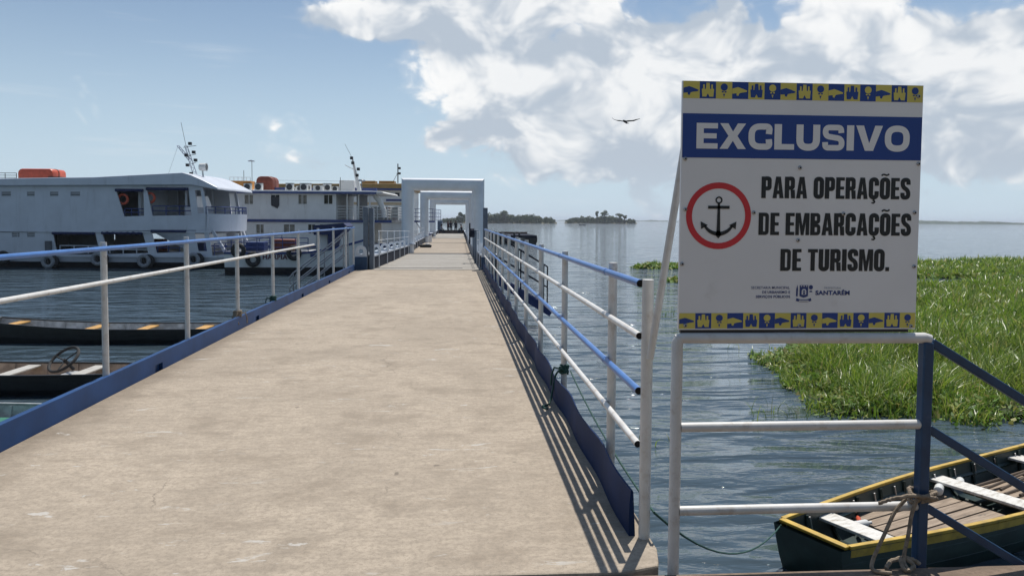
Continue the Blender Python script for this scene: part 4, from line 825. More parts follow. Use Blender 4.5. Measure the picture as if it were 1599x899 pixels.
sp_ = MB()
for a in (90, 210, 330): sp_.tube([Mw @ Vector((0, 0, -.03)), Mw @ Vector((.26 * math.cos(R(a)), .26 * math.sin(R(a)), 0))], .012, 6)
sp_.tube([Mw @ Vector((0, 0, 0)), Mw @ Vector((0, 0, -.26))], .03, 8); sp_.build('spoke', RUBBER, whl)
mb = MB(); mb.box((1.5, -.22, .10), (1.95, .20, .27)); mb.build('engine_box', IN_GREY, cn2, bevel=.02)
cn3 = thing('canoe', 'canoe with green painted floor boards nearest the lower left corner', 'canoe', (-4.9, 10.45, WZ), R(176))
hw3, gz3 = canoe(cn3, 5.6, 0.42, 0.62, 0.08, 0.32, 0.02, 0.34, HULL_GREEN, IN_GREY, GREY_GUN, 11)
for k in range(8): mb = MB(); mb.box((0.35 + k * .26, -.42, .16), (0.35 + k * .26 + .24, .42, .182)); mb.build('floor_board', IN_GREEN, cn3, bevel=.004)
for x in (1.72, 3.2): thwart(cn3, x, hw3(x / 5.6) - .03, gz3(x / 5.6) - .06, .2, BENCH)['label'] = 'white thwart'

# ================================================================== RIVER BOATS
def q_of(D, px0):
    o = dp(px0, 343, D); lat0 = o.dot(Rh)
    def q(px, py): p = dp(px, py, D); return (p.dot(Rh) - lat0, p.z - WZ)
    return (o.x, o.y, WZ), q
def P_(q, pts): return [q(*p) for p in pts]
def hull_loft(t, x_st, x_sh, bow, beam, zt, zbow, m_side, m_boot, zb=0.30, strake=None):
    """river-boat hull: flat stern, straight side from x_st to x_sh, tapering to the stem at bow"""
    st = [x_st, x_sh] + [x_sh + (bow - x_sh) * k for k in (.25, .5, .72, .88, .97, 1.0)]; hb = [1, 1, .95, .80, .56, .30, .10, .02]
    def ring(x, k, lo, hi, flare): 
        c = beam / 2; h = k * beam / 2
        return [(x, c - h * flare, lo), (x, c - h, hi), (x, c + h, hi), (x, c + h * flare, lo)]
    def top(x): return zt + (zbow - zt) * max(0, (x - x_sh) / (bow - x_sh)) ** 1.6
    mb = MB(); mb.loft([ring(x - .0, k, zb, top(x), .96 if i < 2 else .9) for i, (x, k) in enumerate(zip(st, hb))], True, True); mb.build('hull', m_side, t, smooth=30)
    mb = MB(); mb.loft([ring(x - (.25 if i > 5 else 0), k * .99, -.7, zb, .8) for i, (x, k) in enumerate(zip(st, hb))], True, True); mb.build('bottom', m_boot, t, smooth=30)
    rings = [[(x, beam / 2 - k * beam / 2 - .05, top(x) - .10), (x, beam / 2 - k * beam / 2 - .05, top(x) + .02), (x, beam / 2 - k * beam / 2 + .04, top(x) + .02), (x, beam / 2 - k * beam / 2 + .04, top(x) - .10)] for x, k in zip(st, hb)]
    mb = MB(); mb.loft(rings, True, True); mb.build('rub_rail', strake or m_side, t, smooth=0)
    return top
def box_part(name, t, lo, hi, m, bevel=0.0, label=None):
    mb = MB(); mb.box(lo, hi); o = mb.build(name, m, t, bevel=bevel)
    if label: o['label'] = label
    return o
def rail_run(t, pts, h, m, nbar=3, r=.022, posts=5):
    """guard rail along a polyline: posts and bars"""
    for k in range(nbar): mb = MB(); mb.tube([(p[0], p[1], p[2] + h * (k + 1) / nbar) for p in pts], r, 6); mb.build('guard_bar', m, t)
    for i in range(len(pts) - 1):
        a, b = Vector(pts[i]), Vector(pts[i + 1])
        for k in range(posts + (i == len(pts) - 2)): p = a.lerp(b, k / posts); mb = MB(); mb.tube([p, p + Vector((0, 0, h))], r, 6); mb.build('guard_post', m, t)
def tyre(label, loc, Rm, r_, m, rz): mb = MB(); mb.ring((0, 0, 0), Rm, r_, 'y', 26, 10); o = tag(mb.build('tyre_fender', m), label, 'tyre', None); o.location = loc; o.rotation_euler = (0, 0, rz); return o
def lamp_box(t, c, s): mb = MB(); mb.box((c[0] - s, c[1] - s, c[2] - s), (c[0] + s, c[1] + s, c[2] + s)); mb.build('mast_lamp', SHIP_BOOT, t)

# --- ship 1: blue-white two-deck boat on the far left
loc, q = q_of(44.5, 322); SH1 = thing('river_ship', 'two-deck bluish white river ship with slanted openings and lattice mast, leftmost', 'ship', loc, -YAW); BM = 5.4; XS = q(-130, 400)[0]
top1 = hull_loft(SH1, XS, 0.6, 4.6, BM, q(100, 398)[1], q(100, 390)[1] + .45, SHIP_WHITE, SHIP_BOOT, 0.33)
W1 = P_(q, [(181, 297), (224, 296), (225, 337), (194, 338)]); W2 = P_(q, [(229, 295), (294, 294), (299, 336), (238, 337)]); W3 = P_(q, [(304, 297), (313, 297), (319, 333), (309, 333)])
small_w = [P_(q, [(a, 299.5), (b, 299.5), (b, 306.5), (a, 306.5)]) for a, b in ((2, 17), (42, 54), (78, 91), (110, 125), (-40, -26))]
upo = P_(q, [(-130, 288), (300, 286), (316, 290), (325, 334), (325, 359), (-130, 362)])
plate('upper_side_wall', upo, [W1, W2, W3] + small_w, .07, SHIP_WHITE, SH1, 0.0)
plate('upper_side_wall', upo, [P_(q, [(240, 302), (268, 302), (276, 324), (247, 324)]), P_(q, [(304, 297), (313, 297), (319, 333), (309, 333)])], .07, SHIP_WHITE, SH1, BM - .07)['label'] = 'far side wall of the upper deck'
O1 = P_(q, [(82, 364), (148, 363), (156, 397), (89, 400)]); O2 = P_(q, [(159, 363), (222, 362), (231, 395), (168, 397)]); O3 = P_(q, [(236, 361), (291, 360), (295, 393), (244, 395)]); O4 = P_(q, [(303, 361), (318, 361), (323, 392), (309, 392)])
sw2 = [P_(q, [(a, 363.5), (b, 363.5), (b, 370), (a, 370)]) for a, b in ((18, 30), (42, 54), (-30, -18))]
lwo = P_(q, [(-130, 364), (325, 360), (331, 399), (-130, 405)])
plate('lower_side_wall', lwo, [O1, O2, O3, O4] + sw2, .07, SHIP_WHITE, SH1, 0.03)
plate('lower_side_wall', lwo, [P_(q, [(92, 367), (106, 367), (106, 378), (92, 378)]), P_(q, [(166, 364), (216, 363), (222, 383), (170, 384)]), P_(q, [(240, 362), (300, 361), (302, 390), (244, 390)])], .07, SHIP_WHITE, SH1, BM - .1)['label'] = 'far side wall of the lower deck'
for pl_, y_ in ([(w, .055) for w in small_w] + [(w, .085) for w in sw2]):
    xs = [p[0] for p in pl_]; zs = [p[1] for p in pl_]; fr = box_part('window', SH1, (min(xs), y_, min(zs)), (max(xs), y_ + .03, max(zs)), GLASS)
    for k in range(3): z_ = min(zs) + (max(zs) - min(zs)) * (k + .5) / 3; box_part('louvre', fr, (min(xs), y_ - .035, z_ - .02), (max(xs), y_ - .005, z_ + .015), SHIP_WHITE)
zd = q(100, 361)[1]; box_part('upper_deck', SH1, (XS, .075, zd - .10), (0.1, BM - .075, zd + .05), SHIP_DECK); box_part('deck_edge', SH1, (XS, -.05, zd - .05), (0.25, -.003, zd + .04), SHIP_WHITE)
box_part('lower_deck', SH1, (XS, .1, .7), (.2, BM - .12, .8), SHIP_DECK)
mb = MB(); rp = P_(q, [(-130, 291), (-130, 281), (150, 277), (288, 270), (302, 274), (322, 283), (342, 293), (343, 297), (318, 292), (300, 289)]); mb.prism(rp, -.28, BM + .28, 'y'); mb.build('roof', SHIP_WHITE, SH1, smooth=0, bevel=.05)
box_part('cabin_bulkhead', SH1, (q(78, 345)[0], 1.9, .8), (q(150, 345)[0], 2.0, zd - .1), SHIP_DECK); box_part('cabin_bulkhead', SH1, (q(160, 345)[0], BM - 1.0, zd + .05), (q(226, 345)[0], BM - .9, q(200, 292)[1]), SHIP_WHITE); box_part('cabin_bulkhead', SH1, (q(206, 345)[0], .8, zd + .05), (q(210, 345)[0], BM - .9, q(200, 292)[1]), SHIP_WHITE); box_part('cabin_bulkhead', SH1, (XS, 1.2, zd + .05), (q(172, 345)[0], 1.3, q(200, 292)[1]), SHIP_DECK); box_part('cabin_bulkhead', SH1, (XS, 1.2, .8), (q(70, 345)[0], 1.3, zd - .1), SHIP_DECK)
for pl_, y_ in ((W1, -.05), (W2, -.05), (O1, -.02), (O2, -.02), (O3, -.02)):                      # rolled curtains at the head of each opening
    xs = sorted(p[0] for p in pl_); zs = sorted(p[1] for p in pl_); x0, x1 = min(p[0] for p in pl_[:2]), max(p[0] for p in pl_[:2]); n = 14
    mb = MB(); mb.tube([(x0 + (x1 - x0) * i / n, y_, zs[-1] - .05 - (.05 * abs(math.sin(i * 1.4 + x0)) if pl_ is O2 else 0)) for i in range(n + 1)], .085, 8); mb.build('rolled_curtain', CURTAIN, SH1)
for (xa, xb, ya, yb, y_) in ((192, 225, 326, 337, .2), (236, 299, 322, 336, .2), (90, 156, 384, 398, .25), (168, 231, 384, 396, .25), (243, 295, 380, 394, .25)):
    a = q(xa, yb); b = q(xb, ya); rail_run(SH1, [(a[0], y_, a[1]), (b[0], y_, a[1])], b[1] - a[1], SHIP_BLUE if xa > 240 or ya < 350 else SHIP_WHITE, 2, .03, 3)
# curved front balcony and wheelhouse front
zt_ = q(320, 334)[1]; zb_ = q(320, 360)[1]; arc_ = [(1.15 * math.sin(math.pi * i / 12) ** .6 if 0 < i < 12 else 0.0, BM * i / 12) for i in range(13)]
mb = MB(); mb.loft([[(x, y, zb_), (x + .05, y, zt_), (x - .02, y, zt_), (x - .07, y, zb_)] for x, y in arc_], True, True); mb.build('front_bulwark', SHIP_WHITE, SH1, smooth=60)
mb = MB(); mb.prism([(x, y) for x, y in arc_] + [(-.6, BM), (-.6, 0)], zb_ - .06, zb_ + .02, 'z'); mb.build('balcony_floor', SHIP_WHITE, SH1, smooth=0)
rail_run(SH1, [(x, y, zt_) for x, y in arc_[::2]], .42, SHIP_BLUE, 2, .028, 2)
box_part('wheelhouse_front', SH1, (-1.5, .6, zd + .05), (-1.42, BM - .6, q(200, 322)[1]), SHIP_WHITE)
for y in (.75, 2.1, 3.4, BM - .7): box_part('front_mullion', SH1, (-1.5, y - .07, q(200, 322)[1]), (-1.42, y + .07, q(200, 292)[1]), SHIP_WHITE)
for y in (.10, BM - .10):
    mb = MB(); mb.bar((.85, y + (.5 if y < 1 else -.5), .95), (.25, y + (.15 if y < 1 else -.15), zb_), .16, .14, (0, 1, 0)); mb.build('front_pillar', SHIP_WHITE, SH1)
rail_run(SH1, [(0.4, .12, top1(.4)), (2.2, .55, top1(2.2)), (3.8, 1.9, top1(3.8))], .7, SHIP_BLUE, 3, .025, 3)
box_part('step_locker', SH1, (q(71, 345)[0], -.12, q(200, 393)[1]), (q(80, 345)[0], -.003, q(200, 377)[1]), SHIP_DECK)
# lattice masts, lamps, searchlight
def lattice(t, a, b, w, m, n=7):
    a = Vector(a); b = Vector(b); s = Vector((w, 0, 0)); mb = MB(); mb.tube([a - s, b - s * .6], .028, 6); mb.tube([a + s, b + s * .6], .028, 6)
    for k in range(n): u0, u1 = k / n, (k + 1) / n; mb.tube([a.lerp(b, u0) - s * (1 - .4 * u0), a.lerp(b, u1) + s * (1 - .4 * u1)], .018, 5); mb.tube([a.lerp(b, u1) - s * (1 - .4 * u1), a.lerp(b, u1) + s * (1 - .4 * u1)], .018, 5)
    return mb.build('lattice_mast', m, t)
m0 = q(281, 272); m1 = q(265, 222); m2 = q(273, 247); m3 = q(252, 222)
lattice(SH1, (m0[0], 2.2, m0[1]), (m1[0], 2.2, m1[1]), .12, SHIP_WHITE); lattice(SH1, (m2[0], 2.2, m2[1]), (m3[0], 2.2, m3[1]), .10, SHIP_WHITE, 4)
mb = MB(); mb.tube([(m1[0], 2.2, m1[1]), (q(257, 184)[0], 2.2, q(257, 184)[1])], .012, 5); mb.build('aerial', SHIP_BOOT, SH1)
for px, py in ((274, 219), (280, 233), (283, 246), (268, 238), (276, 268), (270, 254)): x, z = q(px, py); lamp_box(SH1, (x, 2.0, z), .085); 
for py in (222, 236, 249): a = q(262 + (py - 222) * .5, py + 3); b = q(283, py); mb = MB(); mb.tube([(a[0], 2.1, a[1]), (b[0], 2.1, b[1])], .016, 5); mb.build('lamp_bracket', SHIP_BOOT, SH1)
x, z = q(300, 258); mb = MB(); mb.lathe([(.12, -.22), (.22, -.2), (.23, .16), (.25, .2), (.2, .2)], (x, 1.6, z), 16, 'x'); sl_ = mb.build('searchlight', ACWHITE, SH1); mb = MB(); mb.tube([(x - .05, 1.6, z - .2), (x, 1.6, q(200, 276)[1])], .05, 8); mb.build('stand', ACWHITE, sl_); mb = MB(); mb.lathe([(.19, .19), (.19, .205)], (x, 1.6, z), 16, 'x'); mb.build('lens', GLASS, sl_)
mb = MB(); mb.tube([(q(235, 272)[0], 2.2, q(235, 272)[1]), (m3[0], 2.2, m3[1])], .006, 4); mb.build('stay_wire', SHIP_BOOT, SH1)
# things on its roof and side
def raft(label, D, px0, px1, py0, py1, yb, dep, m):
    a = dp(px0, py1, D); b = dp(px1, py0, D); w = b.dot(Rh) - a.dot(Rh); h = b.z - a.z
    t = thing('life_raft', label, 'life raft', a + Fh * yb, -YAW); r_ = .32 * h
    def rr(ins, y): return [(p[0], y, p[1]) for p in [(w - ins - r_ + r_ * math.cos(R(a_)), h - ins - r_ + r_ * math.sin(R(a_))) for a_ in (0, 30, 60, 90)] + [(ins + r_ + r_ * math.cos(R(a_)), h - ins - r_ + r_ * math.sin(R(a_))) for a_ in (90, 120, 150, 180)] + [(ins, 0.0), (w - ins, 0.0)]]
    mb = MB(); mb.loft([rr(.16, 0.0), rr(.03, .05), rr(0, .15), rr(0, dep - .15), rr(.1, dep)], True, True); mb.build('shell', m, t, smooth=50)
    mb = MB(); mb.loft([rr(-.015, dep * .4), rr(-.015, dep * .4 + .10)], True, True); mb.build('strap', RUST, t)
    return t
raft('bright orange life raft canister on the leftmost ship roof', 44.5, 13, 69, 262, 281, .8, 1.5, ORANGE)
box_part('roof_hatch', SH1, (q(67, 345)[0], .6, q(200, 281)[1]), (q(86, 345)[0], 1.4, q(200, 276)[1]), SHIP_BOOT)
rail_run(SH1, [(q(-60, 345)[0], .9, q(200, 281)[1]), (q(12, 345)[0], .9, q(200, 281)[1])], .40, SHIP_BOOT, 3, .018, 4)
for i, (px, py, m_, lb) in enumerate(((8, 402, RUBBER, 'black tyre fender at the far left of the leftmost ship hull'), (78, 408, TYRE_WHITE, 'pale tyre fender below the step locker of the leftmost ship'), (155, 404, TYRE_WHITE, 'pale tyre fender between the two large lower openings of the leftmost ship'), (227, 407, TYRE_WHITE, 'pale tyre fender under the slanted pillar right of the see-through opening'), (304, 405, TYRE_WHITE, 'pale tyre fender nearest the bow of the leftmost ship'))):
    p = dp(px, py, 44.38); tyre(lb, p - Fh * .17, .29, .115, m_, -YAW); mb = MB()
    if m_ is TYRE_WHITE: tyre('black tyre hung just behind ' + ('the first', 'the second', 'the third', 'the fourth')[i - 1] + ' pale tyre of the leftmost ship', p + Rh * .22 - Fh * .10, .27, .11, RUBBER, -YAW)

for k, x in enumerate(np.arange(XS + 1.2, -6.4, 1.55)):                # weld seams between the side plates
    box_part('plate_seam', SH1, (x - .012, -.006, zd + .08), (x + .012, -.0005, q(200, 291)[1]), SHIP_WHITE)
    if x < q(70, 345)[0]: box_part('plate_seam', SH1, (x - .012, .024, q(200, 400)[1]), (x + .012, .0295, zd - .08), SHIP_WHITE)
for lb, px, py in (('orange lifebuoy hanging in the left slanted upper opening of the leftmost ship', 192, 311), ('orange lifebuoy hanging in the wide upper opening of the leftmost ship', 234, 309)):
    mb = MB(); mb.ring((0, 0, 0), .27, .075, 'y', 24, 8); o = tag(mb.build('lifebuoy', ORANGE), lb, 'lifebuoy'); o.location = dp(px, py, 44.7); o.rotation_euler = (0, 0, -YAW)
for x, y, m_, h in ((-9.6, 3.2, RUST, .7), (-8.6, 3.5, SHIP_BLUE, .9), (-5.4, 3.6, ACWHITE, .55), (-4.7, 3.3, RUST, .8), (-2.6, 2.4, ACWHITE, .7), (-2.0, 2.9, SHIP_BLUE, .6)): box_part('deck_locker', SH1, (x, y, .8), (x + .7, y + .6, .8 + h), m_, .03)
# --- ship 2: long white boat with air conditioners on the roof
loc, q = q_of(54.0, 525); SH2 = thing('river_ship', 'long white two-deck river ship with blue trim and air conditioners along its roof', 'ship', loc, -YAW); BM2 = 6.0; XS = q(290, 345)[0]
top2 = hull_loft(SH2, XS, 1.2, 6.4, BM2, q(460, 384)[1], q(460, 384)[1] + .9, SHIP_WHITE2, SHIP_BLUE, .5, SHIP_BLUE)
zc = q(460, 344)[1]; zr = q(460, 302)[1]; zh = q(460, 384)[1]
win = [P_(q, [(a, 304.5), (b, 304.5), (b, 318.5), (a, 318.5)]) for a, b in ((382, 395), (423, 436), (466, 479), (506, 519), (340, 352))]
plate('upper_side_wall', [(XS, zc), (0, zc), (0, zr), (XS, zr)], win, .08, SHIP_WHITE2, SH2, 0)
box_part('upper_side_wall', SH2, (XS, BM2 - .1, zc), (0, BM2, zr), SHIP_WHITE2); box_part('upper_front_wall', SH2, (-.08, .082, zc + .05), (0.0, BM2 - .11, zr - .002), SHIP_WHITE2)
win2 = [P_(q, [(a, 350.5), (b, 350.5), (b, 364), (a, 364)]) for a, b in ((362, 373), (400, 411.5), (443, 460), (481, 492), (499, 511))]
plate('lower_side_wall', [(XS, zh), (2.2, zh), (2.2, zc - .06), (XS, zc - .06)], win2, .08, SHIP_WHITE2, SH2, 0.02); box_part('lower_side_wall', SH2, (XS, BM2 - .1, zh), (2.2, BM2 - .02, zc - .06), SHIP_WHITE2)
for j, w in enumerate(win + win2):
    x0, x1 = w[0][0], w[1][0]; z0, z1 = w[2][1], w[0][1]; fr = box_part('window', SH2, (x0, .10, z0), (x1, .13, z1), GLASS if j not in (0, 2, 5, 6, 7) else mat('dusty_window_board', (.22, .21, .18), .6, var=.35, vscale=4))
    for a, b in (((x0 - .05, -.025, z1), (x1 + .05, -.002, z1 + .05)), ((x0 - .05, -.025, z0 - .05), (x1 + .05, -.002, z0))): box_part('frame', fr, a, b, SHIP_WHITE2)
    box_part('mullion', fr, ((x0 + x1) / 2 - .02, .05, z0), ((x0 + x1) / 2 + .02, .098, z1), SHIP_WHITE2)
mb = MB(); wx0, wz0 = q(424, 318.5); mb.prism([(wx0, wz0 + .5), (wx0 + .55, wz0 + .5), (wx0 + .55, wz0 - .1), (wx0 + .42, wz0 - .32), (wx0 + .2, wz0 - .2), (wx0, wz0 - .12)], -.06, -.03, 'y'); mb.build('hanging_cloth', GRILLE, SH2, smooth=0)
for x in np.arange(XS + .9, -.4, 1.45): box_part('plate_seam', SH2, (x - .012, -.006, zc + .07), (x + .012, -.0005, zr - .04), SHIP_WHITE2)
box_part('trim_band', SH2, (XS, -.10, zc - .13), (3.9, .0, zc + .06), SHIP_BLUE); box_part('upper_deck', SH2, (XS, .083, zc - .13), (3.9, BM2 - .12, zc + .045), SHIP_DECK)
mb = MB(); mb.prism([(XS, zr), (2.9, zr), (3.4, zr + .06), (3.3, zr + .16), (2.2, zr + .20), (XS, zr + .20)], -.45, BM2 + .45, 'y'); mb.build('roof', SHIP_WHITE2, SH2, smooth=0, bevel=.04); box_part('roof_edge', SH2, (XS, -.50, zr - .03), (2.9, -.453, zr + .10), SHIP_BLUE)
rail_run(SH2, [(0.05, .06, zc + .06), (3.6, .06, zc + .06), (3.75, BM2 - .1, zc + .06)], .95, SHIP_WHITE2, 5, .018, 5)
for x in (.7, 1.5, 2.3): box_part('deck_post', SH2, (x - .05, .30, zc + .05), (x + .05, .40, zr), SHIP_WHITE2)
box_part('wheelhouse_front', SH2, (1.2, 1.2, zc + .05), (1.3, BM2 - 1.2, zr), SHIP_DECK)
a = q(588, 303); b = q(596, 340); mb = MB(); mb.tube([(a[0] - .3, .9, a[1] - .1), (a[0] + .05, .9, a[1] - .45), (b[0], .9, b[1] + .5), (b[0], .9, b[1])], [.16, .2, .2, .2], 12); mb.build('exhaust_trunk', SHIP_WHITE2, SH2)
for i, (px, py, w, h, D_) in enumerate(((380, 297, .50, .48, 0.1), (397, 297, .52, .50, 0.1), (446, 297, .50, .50, .1), (468, 297, .52, .50, .1), (455, 297, .5, .38, 1.2), (486, 297, .7, .40, .5), (500, 297, .45, .55, 1.2), (431, 297, .45, .33, 2.2), (438, 297, .4, .33, 2.4), (509, 297, .42, .4, 1.8), (490, 297, .5, .6, 2.6), (461, 297, .45, .6, 2.4))):
    x = q(px, 345)[0]; ac = box_part('air_conditioner', SH2, (x, D_, zr + .20), (x + w, D_ + .35, zr + .20 + h), ACWHITE, .02); mb = MB(); mb.lathe([(min(w, h) * .42, 0), (min(w, h) * .42, -.02)], (x + w * .5, D_ - .003, zr + .20 + h * .5), 16, 'y'); mb.build('fan_grille', GRILLE, ac); box_part('top_cover', ac, (x - .02, D_ - .02, zr + .2 + h), (x + w + .02, D_ + .37, zr + .225 + h), GRILLE)
for x0, x1, z_ in ((408, 445, .32), (511, 532, .34)): box_part('roof_coaming', SH2, (q(x0, 345)[0], 3.0, zr + .2), (q(x1, 345)[0] + 2, 3.2, zr + .2 + z_), SHIP_BLUE)
mb = MB(); a = q(551, 298); b = q(539, 243); mb.tube([(a[0], 2.4, a[1]), ((a[0] + b[0]) / 2, 2.4, (a[1] + b[1]) / 2), (b[0], 2.4, b[1])], [.17, .13, .06], 8); mb.build('mast', SHIP_WHITE2, SH2); c_ = q(527, 254); d_ = q(541, 261); mb = MB(); mb.tube([(c_[0], 2.4, c_[1]), (d_[0], 2.4, d_[1])], .03, 6); mb.build('mast_arm', SHIP_WHITE2, SH2)
mb = MB(); e2 = q(527, 220); mb.tube([(b[0], 2.4, b[1]), (e2[0], 2.4, e2[1])], .012, 5); mb.build('aerial', SHIP_BOOT, SH2)
for px, py in ((539, 243), (541, 251), (550, 261), (548, 271)): x, z = q(px, py); lamp_box(SH2, (x, 2.15, z), .10)
for px, py in ((620, 300), ): x, z = q(556, 281); mb = MB(); mb.lathe([(.25, 0), (.27, .06), (.2, .13)], (x, 2, z), 12); mb.build('radar_dome', SLATE, SH2); mb = MB(); mb.tube([(x, 2, z), (x, 2, zr + .2)], .03, 6); mb.build('radar_pole', SLATE, SH2)
box_part('roof_locker', SH2, (q(517, 345)[0], 2.6, zr + .2), (q(541, 345)[0], 3.8, q(460, 278)[1]), SHIP_WHITE2, .03)
for px, py in ((382, 249), (369, 264), (524, 275)): x, z = q(px, py); mb = MB(); mb.tube([(x, 1.5, z), (x, 1.5, zr + .2)], .02, 5); mb.build('pole', SHIP_BOOT, SH2)
x, z = q(381, 249); mb = MB(); mb.lathe([(.02, .08), (.26, .0), (.24, -.03), (.05, -.03)], (x, 1.5, z), 10); mb.build('lamp_hood', SLATE, SH2)
mb = MB(); mb.tube([(q(415, 345)[0], 1.5, q(460, 280)[1]), (q(530, 345)[0], 1.5, q(460, 281)[1])], .008, 4); mb.build('wire', SHIP_BOOT, SH2)
lettering('name_lettering', 'SAN LUIZ', 1.35, 4.0, q(460, 383.5)[1] - .12, .32, -.012, SHIP_BLUE, SH2, 0.04, 1.1, Matrix.Translation((0, 0.18, 0)) @ Matrix.Rotation(R(3), 4, 'Z'))
a0_ = dp(392, 289, 56); rb = raft('dark rust-red life raft on the air-conditioned ship roof', 56.0, 395, 422, 274.5, 298, .6, 1.6, RUST)
ab = dp(377, 298, 54.6); dg = thing('dinghy', 'amber orange dinghy with a low rail stored on the white ship roof', 'boat', (ab.x, ab.y, ab.z), -YAW); rings = []
for x, w, zb in ((-.80, .1, .45), (-.7, .42, .15), (-.3, .52, .02), (.4, .52, .0), (.8, .48, .05)): rings.append([(x, -w, .62), (x, -w * .8, zb + .12), (x, 0, zb), (x, w * .8, zb + .12), (x, w, .62)])
mb = MB(); mb.loft(rings, True, True); mb.build('hull', ORANGE2, dg, smooth=40); mb = MB(); mb.box((-.75, -.5, .62), (.8, .5, .68)); mb.build('gunwale', ORANGE2, dg); rail_run(dg, [(-.65, -.45, .68), (.8, -.45, .68)], .25, ACWHITE, 1, .015, 5)
# louvred crates stacked on the foredeck
for i in range(5):
    for j in range(4):
        a = dp(566 + i * 11.4, 341, 55.5); z = WZ + zc + .05 + j * .245; t = thing('plastic_crate', 'white louvred crate on the ship foredeck, ' + ('bottom', 'second', 'third', 'top')[j] + ' row, ' + ('leftmost', 'second', 'middle', 'fourth', 'rightmost')[i] + ' stack', 'crate', (a.x, a.y, z), -YAW, 'crates on the foredeck')
        for zz in (.02, .10, .18): mb = MB(); mb.box((0, 0, zz), (.47, .34, zz + .035)); mb.build('slat', ACWHITE, t)
        for x in (0.0, .435): mb = MB(); mb.box((x, 0.002, 0), (x + .035, .338, .232)); mb.build('end_frame', ACWHITE, t)
        mb = MB(); mb.box((.04, .04, .0), (.43, .30, .2)); mb.build('contents', [RUST, GRILLE, SHIP_DECK, GRILLE][(i * 3 + j) % 4], t)

# --- ship 3: ochre-trimmed boat behind
loc, q = q_of(66.0, 632); SH3 = thing('river_ship', 'cream river ship with ochre roof band half hidden behind the nearest arch', 'ship', loc, -YAW); XS = q(430, 345)[0]; BM3 = 6.5
hull_loft(SH3, XS, 0.4, 5.0, BM3, q(600, 382)[1], q(600, 375)[1], SHIP_WHITE2, SHIP_BLUE, .5, SHIP_BLUE)
z1, z2, z3 = q(600, 382)[1], q(600, 345)[1], q(600, 297)[1]
hw_ = [P_(q, [(a, 301), (b, 301), (b, 306.5), (a, 306.5)]) for a, b in ((617, 624), (597, 604), (577, 584))]
plate('upper_side_wall', [(XS, z2), (0.4, z2), (0.4, z3), (XS, z3)], hw_, .08, SHIP_WHITE2, SH3); box_part('upper_far_wall', SH3, (XS, BM3 - .1, z2), (.4, BM3, z3), SHIP_WHITE2); box_part('front_wall', SH3, (.32, .083, z2), (.4, BM3 - .11, z3 - .002), SHIP_WHITE2)
for w in hw_: box_part('window', SH3, (w[0][0], .1, w[2][1]), (w[1][0], .13, w[0][1]), GLASS)
box_part('lower_side_wall', SH3, (XS, .02, z1), (.4, BM3 - .05, z2 - .005), SHIP_WHITE2); box_part('deck_edge', SH3, (XS, -.25, z2 - .09), (2.6, -.003, z2 + .05), SHIP_BLUE); box_part('mid_band', SH3, (q(603, 345)[0], -.06, q(600, 314)[1]), (.4, -.002, q(600, 311)[1]), SHIP_BLUE)
box_part('mid_band', SH3, (XS, -.04, q(600, 320)[1]), (.4, -.002, q(600, 316)[1]), mat('pale_ochre', (.55, .42, .27), .5, var=.1))
mb = MB(); mb.prism([(XS, z3), (.8, z3), (1.3, z3 + .25), (1.2, z3 + .56), (-2, z3 + .54), (XS, z3 + .46)], -.5, BM3 + .5, 'y'); mb.build('roof', OCHRE, SH3, smooth=0, bevel=.05); box_part('roof_edge', SH3, (XS, -.56, z3 - .02), (.9, -.505, z3 + .14), SHIP_BLUE)
for a, b in ((560, 582), (588, 612)): box_part('roof_hatch', SH3, (q(a, 345)[0], 1.2, z3 + .6), (q(b, 345)[0], 2.4, z3 + .85), OCHRE)
x, _ = q(616, 345); zt_ = q(600, 253)[1]; mb = MB(); mb.tube([(x, 2, z3 + .7), (x, 2, zt_)], .05, 6); mb.tube([(x - .5, 2, z3 + .7), (x, 2, z3 + 1.6)], .02, 5); mb.tube([(x - .15, 2, z3 + 1.55), (x + .25, 2, z3 + 1.55)], .02, 5); mb.build('mast', SHIP_BOOT, SH3)
for dz in (1.55, 2.0): lamp_box(SH3, (x + .16, 1.95, z3 + dz), .09)
rail_run(SH3, [(.45, .1, z2 + .05), (2.4, .1, z2 + .05), (2.5, BM3 - .2, z2 + .05)], 1.0, SHIP_BLUE, 3, .025, 4)
mb = MB(); mb.bar((.9, .4, z2), (2.1, .4, z1 + .1), .5, .06); mb.build('boarding_ladder', ALU, SH3)

# --- small boat with its bow towards the walkway
loc, q = q_of(40.0, 470); HB = thing('river_boat', 'low white and blue river boat with blue awning in front of the long ship', 'boat', loc, -YAW + R(4)); BMH = 3.0
tb = hull_loft(HB, q(352, 345)[0], -.2, 3.1, BMH, q(450, 394)[1], q(450, 374)[1], SHIP_WHITE2, SHIP_BOOT, .38, SHIP_BLUE)
lettering('name_lettering', 'HARPIA', q(411, 345)[0], q(449, 345)[0], q(450, 405)[1], .26, -.015, mat('maroon_lettering', (.10, .02, .04), .5), HB, 0.03, 1.1)
z0 = q(450, 394)[1]; box_part('deck', HB, (q(352, 345)[0], .1, z0 - .02), (0, BMH - .1, z0 + .03), SHIP_DECK)
box_part('wheelhouse', HB, (q(494, 345)[0], .7, z0), (q(508, 345)[0], BMH - .5, q(450, 368)[1] + .1), SHIP_WHITE2, .05)
mb = MB(); ax0, az0 = q(488, 352); ax1, az1 = q(540, 349); mb.prism([(ax0, az0 - .5), (ax0, az0), (ax1 - .2, az1 + .02), (ax1, az1 - .15), (ax1 - .3, az1 - .5), (ax1 - .7, az1 - .85), (ax1 - .8, az1 - 1.3), (ax1 - 1.0, az1 - 1.3), (ax1 - 1.0, az1 - .6)], .25, BMH - .25, 'y'); mb.build('awning', CURTAIN, HB, smooth=0)
